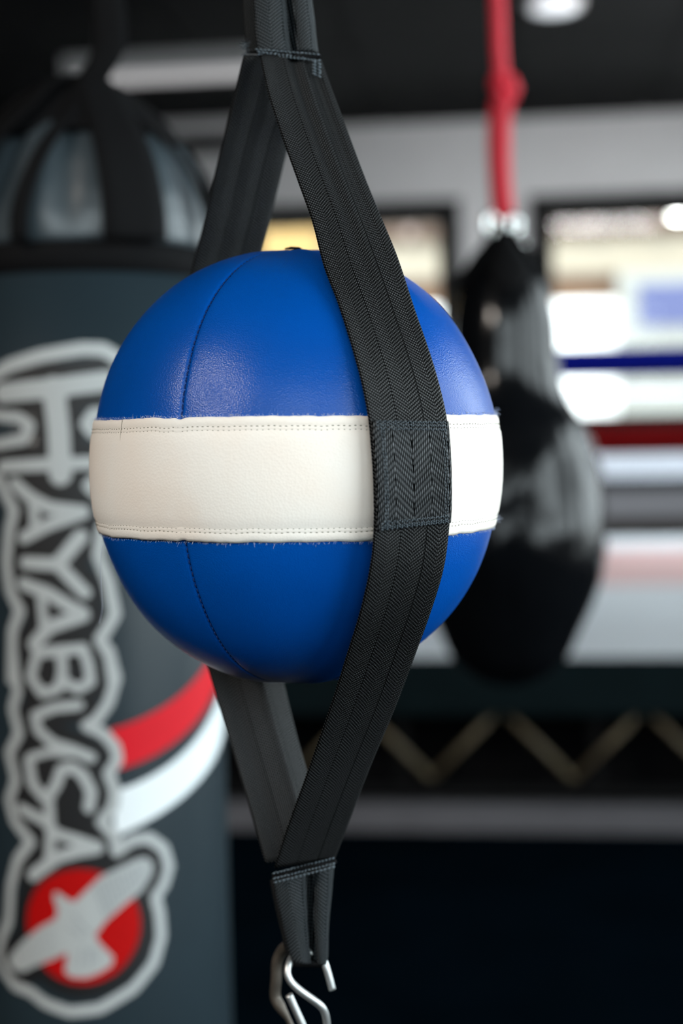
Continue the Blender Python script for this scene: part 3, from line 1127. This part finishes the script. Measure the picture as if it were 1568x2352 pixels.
for k, strokes in LET.items():
    P = [cyl(*p) for poly, hw in strokes for p in poly]
    s0, s1 = min(p[0] for p in P) - 0.03, max(p[0] for p in P) + 0.03
    z0, z1 = min(p[1] for p in P) - 0.03, max(p[1] for p in P) + 0.03
    X2, Z2 = grid((s0, s1, z0, z1), 0.0026)
    D = np.full(X2.shape, 1e9)
    for poly, hw in strokes:
        D = np.minimum(D, seg_dist(X2, Z2, poly) - (hw - 2.2) * PX)
    film('letter', X2, Z2, D, 0.0023, M['pgrey'], hb)
# round emblem
X2, Z2 = grid((disc_c[0] - 0.1, disc_c[0] + 0.1, disc_c[1] - 0.1, disc_c[1] + 0.1), 0.0026)
film('emblem_disc', X2, Z2, np.hypot(X2 - disc_c[0], Z2 - disc_c[1]) - 137 * PX, 0.0016, M['pred2'], hb)
s0, s1 = min(p[0] for p in BP) - 0.01, max(p[0] for p in BP) + 0.01
z0, z1 = min(p[1] for p in BP) - 0.01, max(p[1] for p in BP) + 0.01
X2, Z2 = grid((s0, s1, z0, z1), 0.0024)
film('emblem_bird', X2, Z2, poly_sdf(X2, Z2, BP), 0.0023, M['pgrey'], hb)
D = np.full(X2.shape, 1e9)
for k in range(11):
    f_ = k / 10
    a = (560 + 300 * f_, 1370 - 120 * f_)
    b = (640 + 235 * f_, 1580 - 230 * f_)
    D = np.minimum(D, seg_dist(X2, Z2, c6([a, b])) - 2.3 * PX)
for k in range(8):
    f_ = k / 7
    a = (300 - 190 * f_, 1630 + 150 * f_)
    b = (340 - 190 * f_, 1810 + 70 * f_)
    D = np.minimum(D, seg_dist(X2, Z2, c6([a, b])) - 1.6 * PX)
for (a, b) in (((470, 1890), (500, 1760)), ((540, 1880), (540, 1770)), ((600, 1850), (560, 1760)), ((420, 1640), (500, 1700)), ((440, 1560), (540, 1680))):
    D = np.minimum(D, seg_dist(X2, Z2, c6([a, b])) - 2.3 * PX)
D = np.maximum(D, poly_sdf(X2, Z2, BP) + 0.001)
film('feather_lines', X2, Z2, D, 0.0029, M['pfeather'], hb)


# stripes that wrap round the bag and rise to the right
def stripe(name, up, lo, material, lift, s0, s1):
    pu = np.array([cyl(*p) for p in up])
    pl = np.array([cyl(*p) for p in lo])
    cu = np.polyfit(pu[:, 0], pu[:, 1], 2)
    cl = np.polyfit(pl[:, 0], pl[:, 1], 2)
    V, Fc = [], []
    n = 60
    for i in range(n + 1):
        s = s0 + (s1 - s0) * i / n
        for j in range(5):
            z = np.polyval(cl, s) * (1 - j / 4) + np.polyval(cu, s) * j / 4
            V.append(onbag(s, z, lift))
    for i in range(n):
        for j in range(4):
            a = i * 5 + j
            Fc.append((a, a + 5, a + 6, a + 1))
    mk(name, V, Fc, material, hb)


stripe('red_stripe', [(264, 1672), (344, 1641), (421, 1588), (468, 1535)], [(283, 1764), (363, 1730), (440, 1668), (480, 1612)], M['pred'], 0.0005, cyl(255, 1700)[0], HR * 2.4)
stripe('white_stripe', [(283, 1810), (364, 1772), (432, 1718), (474, 1662)], [(291, 1909), (364, 1871), (440, 1810), (488, 1748)], M['pwhite'], 0.0005, cyl(262, 1860)[0], HR * 2.4)

# ------------------------------------------------------------------ the blue and white ball with its harness
BD = 0.9
bc = at(682, 1073, BD)
a_, b_, NE = 0.1262, 0.1352, 2.16
ball = thing('double_end_ball', 'blue leather ball with cream middle band held in black webbing straps', 'punching ball', tuple(bc))
BM = Matrix.Rotation(YAW, 3, 'Z') @ Matrix.Rotation(math.radians(0.5), 3, 'Y')


def loc(v):
    return bc + BM @ Vector(v)


def prof_r(z):
    q = min(abs(z) / b_, 1.0)
    return a_ * (1 - q ** NE) ** (1 / NE)


def ball_pt(psi, phi, lift=0.0, groove=0.0):
    c, s = math.cos(phi), math.sin(phi)
    r = a_ * abs(c) ** (2 / NE)
    z = b_ * math.copysign(abs(s) ** (2 / NE), s)
    # outward normal of the superellipse
    nr = (abs(r) / a_) ** (NE - 1) / a_
    nz_ = math.copysign((abs(z) / b_) ** (NE - 1), z) / b_
    l = math.hypot(nr, nz_) or 1
    nr, nz_ = nr / l, nz_ / l
    k = lift - groove
    # slight unevenness of hand-stuffed leather
    k += 0.0012 * noise.noise(Vector((math.sin(psi) * 2, math.cos(psi) * 2, z * 20)))
    r2, z2 = r + nr * k, z + nz_ * k
    return loc((r2 * math.sin(psi), -r2 * math.cos(psi), z2))


SEAM0 = math.radians(-29.5)
ZT, ZB = 0.0308, -0.0383          # band edges


def phi_of(z):
    return math.copysign(math.asin(min(1, (abs(z) / b_) ** (NE / 2))), z)


for top in (True, False):
    for g_ in range(6):
        psi0 = SEAM0 + g_ * PI / 3
        V, Fc = [], []
        us = sorted(set([0, .006, .012, .02, .035, .06] + [0.06 + .88 * k / 18 for k in range(1, 18)] + [.94, .965, .98, .988, .994, 1]))
        lo_, hi_ = (phi_of(ZT - 0.004), PI / 2 - 0.004) if top else (phi_of(ZB + 0.004), -PI / 2 + 0.004)
        nv = 34
        for i in range(nv + 1):
            phi = lo_ + (hi_ - lo_) * i / nv
            for u in us:
                psi = psi0 + u * PI / 3
                dd_ = min(u, 1 - u) * PI / 3 * a_ * max(math.cos(phi), 0.12)
                gr = 0.0015 * math.exp(-(dd_ / 0.0008) ** 2) + 0.0002 * math.exp(-(dd_ / 0.004) ** 2)
                gr -= 0.0010 * math.sin(PI * u) * math.cos(phi)
                V.append(ball_pt(psi, phi, 0, gr))
        m = len(us)
        for i in range(nv):
            for j in range(m - 1):
                a = i * m + j
                Fc.append((a, a + 1, a + m + 1, a + m) if top else (a, a + m, a + m + 1, a + 1))
        mk('panel', V, Fc, M['blue'], ball)

# seam threads: short dark stitches sunk in the grooves
g = Geo()
for top in (True, False):
    for g_ in range(6):
        psi = SEAM0 + g_ * PI / 3
        lo_, hi_ = (phi_of(ZT), PI / 2 - 0.08) if top else (phi_of(ZB), -PI / 2 + 0.08)
        kk = 44
        for i in range(kk):
            f0, f1 = (i + 0.15) / kk, (i + 0.85) / kk
            wob = 0.0015 * math.sin(i * 1.7)
            g.tube([ball_pt(psi + wob, lo_ + (hi_ - lo_) * f0, -0.0011), ball_pt(psi + wob, lo_ + (hi_ - lo_) * (f0 + f1) / 2, -0.0006), ball_pt(psi - wob, lo_ + (hi_ - lo_) * f1, -0.0011)], 0.00030, 4)
g.done('seam_stitching', M['seam'], ball, kind='stuff')
# small black lacing knot on the crown
kt = ball_pt(0.1, PI / 2 - 0.01, 0.0015)
Geo().tube([kt + right * -0.006, kt + right * -0.002 + Vector((0, 0, 0.0006)), kt + right * 0.003 + Vector((0, 0, 0.0003)), kt + right * 0.006 - Vector((0, 0, 0.001))], [0.0005, 0.0010, 0.0010, 0.0004], 8).done('lacing_knot', M['strap'], ball)
kt = ball_pt(-2.6, PI / 2 - 0.35, 0.0003)


# cream band
def edge_wave(psi, s):
    return 0.0007 * noise.noise(Vector((math.cos(psi) * 9, math.sin(psi) * 9, s * 3.3))) + 0.0004 * noise.noise(Vector((math.cos(psi) * 40, math.sin(psi) * 40, s * 5.3)))


V, Fc = [], []
NB, rows = 300, [0, .006, .03, .055, .075, .085, .10, .108, .118, .15, .22, .32, .42, .5, .58, .68, .78, .85, .882, .892, .90, .915, .925, .945, .97, .994, 1]
nbz = []
for i in range(NB):
    psi = 2 * PI * i / NB
    # the blue seams pull small notches into both edges
    q = ((psi - SEAM0) / (PI / 3)) % 1
    q = min(q, 1 - q) * PI / 3
    notch = 0.0013 * math.exp(-(q / 0.02) ** 2)
    zt__ = ZT + edge_wave(psi, 1) - notch
    zb__ = ZB + edge_wave(psi, -1) + notch
    for k, v in enumerate(rows):
        z = zb__ + (zt__ - zb__) * v
        e = min(v, 1 - v)
        lift = 0.0021
        if e == 0:
            lift = -0.0004
        elif e < .01:
            lift = 0.0017
        # the two stitch lines pull it in
        for c_ in (0.083, 0.113):
            lift -= 0.0006 * math.exp(-((e - c_) / 0.010) ** 2)
        lift += 0.0010 * math.sin(PI * v)
        V.append(ball_pt(psi, phi_of(z), lift))
m = len(rows)
for i in range(NB):
    for k in range(m - 1):
        a, b = i * m + k, ((i + 1) % NB) * m + k
        Fc.append((a, b, b + 1, a + 1))
band_o = mk('cream_band', V, Fc, M['white'], ball)
g = Geo()
Hh = ZT - ZB
for v in (0.083, 0.113, 1 - 0.113, 1 - 0.083):
    n_ = 250
    for i in range(n_):
        p0_, p1_ = 2 * PI * (i + 0.12) / n_, 2 * PI * (i + 0.80) / n_
        z = ZB + Hh * v
        pm = (p0_ + p1_) / 2
        z += edge_wave(pm, 1 if v > .5 else -1)
        l0 = 0.0014
        g.tube([ball_pt(p0_, phi_of(z), l0), ball_pt(pm, phi_of(z), l0 + 0.0006), ball_pt(p1_, phi_of(z), l0)], 0.00026, 4)
g.done('band_stitching', M['stitch'], band_o, kind='stuff')
pj = math.radians(-51)
g = Geo()
g.tube([ball_pt(pj + 0.002 * math.sin(k * 2.1), phi_of(ZT - 0.0006 - 0.0125 * k / 7), 0.0024 if k < 4 else 0.0026) for k in range(8)], [0.00014, 0.00014, 0.00013, 0.00012, 0.0001, 0.00008, 0.00006, 0.00004], 5)
g.done('band_crease', M['stitch'], band_o)
# frayed fibres along both edges
g = Geo()
rnd = random.Random(3)
for s in (1, -1):
    for i in range(900):
        psi = rnd.uniform(0, 2 * PI)
        z = (ZT if s > 0 else ZB) + edge_wave(psi, s)
        base = ball_pt(psi, phi_of(z), 0.0008)
        ln = rnd.uniform(0.0004, 0.0013) * (2.2 if rnd.random() < 0.04 else 1)
        tip = ball_pt(psi + rnd.uniform(-0.012, 0.012), phi_of(z + s * ln), rnd.uniform(0.0005, 0.0025))
        g.tube([base, base.lerp(tip, 0.5) + Vector((0, 0, 0.0003)), tip], [0.00009, 0.00007, 0.00004], 3, cap=False)
for (px, py) in ((1136, 944), (1141, 1190), (243, 1236)):
    for i in range(14):
        b0_ = at(px - (4 if px > 600 else -4), py + rnd.uniform(-4, 4), BD)
        sgn = 1 if px > 600 else -1
        tip = b0_ + right * sgn * rnd.uniform(0.002, 0.005) + Vector((0, 0, rnd.uniform(-0.003, 0.003)))
        g.tube([b0_, b0_.lerp(tip, 0.5) + Vector((0, 0, rnd.uniform(-.001, .001))), tip], [0.0001, 0.00008, 0.00004], 3, cap=False)
g.done('frayed_fibres', M['fuzz'], band_o, kind='stuff')
# one long loose thread on the left
lt = catmull([at(241, 1240, BD), at(234, 1262, BD - 0.004), at(231, 1300, BD - 0.004), at(233, 1360, BD - 0.004), at(235, 1395, BD - 0.004), at(228, 1432, BD - 0.002)], 24)
Geo().tube(lt, 0.00013, 5).done('loose_thread', M['fuzz'], band_o)

# ---- harness geometry
ZTOP = 0.262
ZBOT = -0.252
AZ = math.radians(32.0)


def tangent(za):
    best = None
    for k in range(1, 400):
        z = math.copysign(b_ * k / 400, za)
        r = prof_r(z) + 0.0045
        sl = r / abs(za - z)
        if best is None or sl > best[0]:
            best = (sl, z, r)
    return best[1], best[2]


zt1, rt1 = tangent(ZTOP)
zt2, rt2 = tangent(ZBOT)


def rad(z):
    if z > zt1:
        return rt1 * max(ZTOP - z, 0) / (ZTOP - zt1)
    if z < zt2:
        return rt2 * max(z - ZBOT, 0) / (zt2 - ZBOT)
    return prof_r(z) + 0.0050


def depth_for(py, front):
    """camera depth of the strap centre at picture height py"""
    d = BD
    for _ in range(12):
        z = (at(682, py, d) - bc).z
        r = rad(z)
        d = BD + (-1 if front else 1) * (r * math.cos(AZ) + 0.006)
    return d


HWD = 0.013          # half depth difference between the two selvedges
E_front = [((597, 127), (735, 128)), ((614, 208), (765, 212)), ((649, 318), (800, 306)), ((683, 413), (833, 395)), ((717, 509), (867, 480)), ((744, 612), (912, 590)), ((779, 705), (948, 700)),
           ((822, 847), (995, 838)), ((843, 943), (1022, 943)), ((850, 1006), (1030, 1010)), ((857, 1105), (1034, 1105)), ((858, 1214), (1032, 1195)), ((850, 1300), (1019, 1300)), ((828, 1400), (990, 1400)),
           ((796, 1505), (952, 1505)), ((762, 1612), (908, 1622)), ((704, 1779), (846, 1770)), ((660, 1900), (800, 1890)), ((630, 1992), (769, 1971))]
E_bu = [((560, 127), (712, 130)), ((530, 245), (690, 262)), ((511, 325), (667, 318)), ((488, 421), (643, 412)), ((465, 524), (618, 515)), ((438, 628), (594, 612))]
E_bl = [((455, 1455), (628, 1470)), ((477, 1533), (646, 1550)), ((519, 1674), (678, 1680)), ((566, 1833), (718, 1820)), ((609, 1982), (752, 1965))]


def edges(E, front, fan=0.0):
    Ls, Rs = [], []
    for (l, r) in E:
        cy = (l[1] + r[1]) / 2
        d = depth_for(cy, front)
        z = abs((at(682, cy, d) - bc).z)
        Ls.append(at(l[0], l[1], d - HWD))
        Rs.append(at(r[0], r[1], d + HWD))
    return Ls, Rs


def crease(u, s):
    """soft lengthwise folds in the upper part of the strap"""
    k = max(0.0, 1 - s / 0.33)
    return (0.0022 * k * math.cos((u - 0.62) * 26) * math.exp(-((u - 0.66) / 0.28) ** 2) - 0.0035 * k * math.exp(-((u - 0.84) / 0.035) ** 2))


Ls, Rs = edges(E_front, True)
fs = Strip(Ls, Rs, 150, 28, 0.0017, prof=crease, front=-camdir, widthm=0.05)
f_strap = fs.build('front_strap', M['web'], ball)


# a strap never sinks into the ball: lift where it would
def clear_ball(ob, extra=0.0030):
    inv = BM.transposed()
    base = ORG[ob]
    for v in ob.data.vertices:
        q = inv @ (v.co + base - bc)
        r = math.hypot(q.x, q.y)
        s = ((r / (a_ + extra)) ** NE + (abs(q.z) / (b_ + extra)) ** NE) ** (1 / NE)
        if 0.4 < s < 1.0:
            q = q / s
            v.co = BM @ q + bc - base


clear_ball(f_strap)
# doubled webbing sewn over the band
sA, sB = None, None
tot = len(fs.P)


def s_at(py):
    best = min(range(tot), key=lambda i: abs(pix(fs.P[i][14])[1] - py))
    return best / (tot - 1)


CRi = CR.transposed()


def pix(p):
    q = CRi @ (Vector(p) - EYE)
    return (W / 2 + F * q.x / -q.z, H / 2 - F * q.y / -q.z)


sA, sB = s_at(968), s_at(1203)
Lp, Rp = [], []
for k in range(14):
    s = sA + (sB - sA) * k / 13
    Lp.append(fs.pos(0.012, s, 0.0020))
    Rp.append(fs.pos(0.988, s, 0.0020))
ps = Strip(Lp, Rp, 46, 16, 0.0016, front=-camdir, widthm=0.049)
patch = ps.build('strap_patch', M['web2'], ball)
clear_ball(patch, 0.0052)
g = Geo()
for u in (0.10, 0.13, 0.90, 0.935):
    stitch_row(g, lambda t_, l_, u=u: ps.pos(u + 0.003 * math.sin(t_ * 40), 0.03 + 0.94 * t_, 0.0008 + l_), 0.06, 0.0021, 0.72, 0.00028, 0.0005)
for s_ in (0.015, 0.045, 0.08, 0.93, 0.965, 0.985):
    stitch_row(g, lambda t_, l_, s_=s_: ps.pos(0.04 + 0.92 * t_, s_ + 0.010 * math.sin(t_ * 90), 0.0008 + l_), 0.048, 0.0017, 0.8, 0.00032, 0.0006)
g.done('patch_stitching', M['wthread'], patch, kind='stuff')

# back strap: up over the far side of the ball and down again
Lu, Ru = edges(E_bu, False)
Ll, Rl = edges(E_bl, False)
ub = Vector((-math.sin(AZ), math.cos(AZ), 0))
tb_ = Vector((math.cos(AZ), math.sin(AZ), 0))
mid_l, mid_r = [], []
for zz in (0.075, 0.045, 0.0, -0.045, -0.085):
    r = prof_r(zz) + 0.006
    c_ = loc((ub.x * r, ub.y * r, zz))
    tv = BM @ tb_
    mid_l.append(c_ - tv * 0.025)
    mid_r.append(c_ + tv * 0.025)


def ridge(u, s):
    k = max(0.0, (s - 0.62) / 0.38)
    return 0.0 if k <= 0 else -0.0090 * min(1, k * 3) * max(0.0, 1 - abs(u - 0.60) / 0.34)


bs = Strip(Lu + mid_l + Ll, Ru + mid_r + Rl, 150, 20, 0.0017, prof=ridge, front=camdir, widthm=0.05)
b_strap = bs.build('rear_strap', M['web'], ball)
clear_ball(b_strap)


# loops of webbing above and below
def groove_prof(c0, depth, wdt=0.07):
    return lambda u, s: -depth * math.exp(-((u - c0) / wdt) ** 2) + 0.0045 * math.sin(PI * min(1, u / c0) if u < c0 else PI * (u - c0) / (1 - c0))


TL = [((592, 124), (731, 122)), ((586, 60), (724, 62)), ((583, 0), (717, 0)), ((586, -60), (708, -60)), ((596, -150), (690, -150)), ((606, -200), (682, -200))]
Ls = [at(l[0], l[1], BD - 0.006) for l, r in TL]
Rs = [at(r[0], r[1], BD + 0.002) for l, r in TL]
tl = Strip(Ls, Rs, 40, 30, 0.0017, prof=groove_prof(0.60, 0.012, 0.035), front=-camdir, widthm=0.05)
top_loop = tl.build('top_loop', M['web3'], ball)
Ls = [at(l[0] - 26, l[1], BD + 0.012) for l, r in TL]
Rs = [at(r[0] - 16, r[1], BD + 0.018) for l, r in TL]
tl2 = Strip(Ls, Rs, 40, 16, 0.0017, front=camdir, widthm=0.05)
tl2.build('top_loop', M['web'], ball)
BL = [((627, 2022), (768, 1980)), ((634, 2060), (764, 2030)), ((645, 2110), (758, 2090)), ((655, 2150), (754, 2150)), ((664, 2190), (753, 2195)), ((672, 2208), (750, 2212))]
Ls = [at(l[0], l[1], BD - 0.006) for l, r in BL]
Rs = [at(r[0], r[1], BD + 0.002) for l, r in BL]
bl = Strip(Ls, Rs, 40, 30, 0.0017, prof=groove_prof(0.60, 0.011, 0.05), front=-camdir, widthm=0.05)
bot_loop = bl.build('bottom_loop', M['web3'], ball)
Ls = [at(l[0] - 8, l[1], BD + 0.010) for l, r in BL]
Rs = [at(r[0] - 4, r[1], BD + 0.018) for l, r in BL]
bl2 = Strip(Ls, Rs, 40, 16, 0.0017, front=camdir, widthm=0.05)
bl2.build('bottom_loop', M['web'], ball)
# curl that closes the bottom loop round the hook
cl_l, cl_r = [], []
for k in range(9):
    a = PI * k / 8
    yy = 2210 + 8 * math.sin(a)
    dd_ = BD - 0.006 + 0.010 * (1 - math.cos(a))
    cl_l.append(at(672, yy, dd_))
    cl_r.append(at(750, yy + 2, dd_ + 0.004))
Strip(cl_l, cl_r, 12, 10, 0.0017, widthm=0.03).build('loop_fold', M['strap'], ball)

# sewn joints: raised rough rows
g = Geo()


def row(p0, p1, d0, d1, n, r, jit, gg):
    for i in range(n):
        f0, f1 = (i + 0.1) / n, (i + 0.85) / n
        j = rnd.uniform(-jit, jit)
        a = at(p0[0] + (p1[0] - p0[0]) * f0, p0[1] + (p1[1] - p0[1]) * f0 + j, d0 + (d1 - d0) * f0)
        b = at(p0[0] + (p1[0] - p0[0]) * f1, p0[1] + (p1[1] - p0[1]) * f1 - j, d0 + (d1 - d0) * f1)
        mid = (a + b) / 2 - camdir * 0.0012
        gg.tube([a, mid, b], [r * .7, r, r * .7], 6)


jt = [at(588, 118, BD - 0.0105), at(620, 126, BD - 0.0125), at(660, 131, BD - 0.0115), at(700, 131, BD - 0.010), at(736, 131, BD - 0.007)]
Geo().tube(catmull(jt, 30), 0.0021, 10, flat=0.7).done('top_joint', M['strap'], ball)
row((585, 114), (734, 126), BD - 0.013, BD - 0.010, 16, 0.0006, 2.0, g)
row((590, 126), (736, 140), BD - 0.015, BD - 0.010, 18, 0.0006, 2.5, g)
row((590, 120), (700, 134), BD - 0.015, BD - 0.0105, 12, 0.0007, 4.0, g)
for k in range(5):
    row((716, 140 + k * 7), (738, 150 + k * 7), BD - 0.012, BD - 0.009, 2, 0.0007, 2, g)
for k in range(50):
    a = at(566 + rnd.uniform(-6, 8), 112 + rnd.uniform(-14, 16), BD + 0.004)
    g.tube([a, a + right * rnd.uniform(-.004, .002) + Vector((0, 0, rnd.uniform(-.003, .003)))], 0.00012, 3)
g.done('joint_stitching', M['wthread'], top_loop, kind='stuff')
g = Geo()
row((625, 2006), (768, 1970), BD - 0.0125, BD - 0.009, 18, 0.0006, 1.5, g)
row((626, 2018), (769, 1982), BD - 0.0135, BD - 0.009, 18, 0.0006, 1.5, g)
row((628, 2027), (769, 1990), BD - 0.0125, BD - 0.009, 15, 0.0007, 0.6, g)
jt = [at(626, 2016, BD - 0.009), at(660, 2003, BD - 0.0105), at(700, 1990, BD - 0.0105), at(740, 1984, BD - 0.009), at(770, 1978, BD - 0.005)]
Geo().tube(catmull(jt, 30), 0.0022, 10, flat=0.7).done('bottom_joint', M['strap'], ball)
g.done('joint_stitching', M['wthread'], bot_loop, kind='stuff')

# cord that carries the harness (above the frame)
q = at(644, -195, BD + 0.006)
t = thing('hanging_cord', 'black cord above the blue and cream ball, rising to the ceiling', 'cord', tuple(q))
Geo().torus(q + Vector((0, 0, 0.012)), 0.016, 0.003, camdir, 28, 8).done('cord_ring', M['steel'], t)
Geo().tube([q + Vector((0, 0, 0.028)), Vector((q.x, q.y, CEIL - 0.005))], 0.005, 10).done('cord', M['bungee'], t)

# ------------------------------------------------------------------ hooks under the ball
S1 = [(763, 2273, 0), (755, 2243, 0), (746, 2214, .001), (738, 2200, .004), (720, 2190, .006), (695, 2186, .006), (676, 2194, .003), (664, 2212, -.004), (660, 2235, -.007), (668, 2255, -.008), (690, 2276, -.008),
      (722, 2299, -.006), (740, 2315, -.004), (748, 2334, -.002), (751, 2365, 0), (746, 2400, .002), (728, 2415, .003), (710, 2402, .003), (698, 2362, .002), (680, 2322, .002), (663, 2285, .002)]
pts = catmull([at(x, y, BD - 0.001 + d) for x, y, d in S1], 110)
hk = thing('s_hook', 'bright zinc S hook through the bottom webbing loop under the ball', 'hook', tuple(at(720, 2300, BD)))
Geo().tube(pts, 0.0024, 14).done('hook_wire', M['steel'], hk)
S2 = [(676, 2180, .016), (662, 2172, .020), (646, 2186, .026), (636, 2210, .028), (634, 2250, .028), (632, 2290, .028), (645, 2315, .026), (662, 2342, .024), (676, 2372, .022), (700, 2405, .018), (722, 2410, .012)]
pts = catmull([at(x, y, BD + d) for x, y, d in S2], 60)
rs = [0.0037 if i < 34 else max(0.0019, 0.0037 - (i - 34) * 0.0003) for i in range(60)]
hk2 = thing('s_hook', 'dull brown S hook behind the bright one, left of it', 'hook', tuple(at(640, 2260, BD + .028)))
Geo().tube(pts, rs, 12).done('hook_wire', M['steel_dark'], hk2)
q = at(728, 2415, BD + 0.003)
t = thing('bungee_cord', 'black elastic cord from the hooks down to the floor', 'cord', (q.x, q.y, 0))
Geo().torus(q + Vector((0, 0, -0.008)), 0.010, 0.0025, right, 24, 8).done('cord_ring', M['steel'], t)
Geo().tube([q + Vector((0, 0, -0.018)), Vector((q.x, q.y, 0.03))], 0.005, 10).done('cord', M['bungee'], t)
Geo().lathe([(0.04, 0.0), (0.04, 0.008), (0.012, 0.012), (0.010, 0.035)], (q.x, q.y), 24).done('floor_anchor', M['steel'], t)
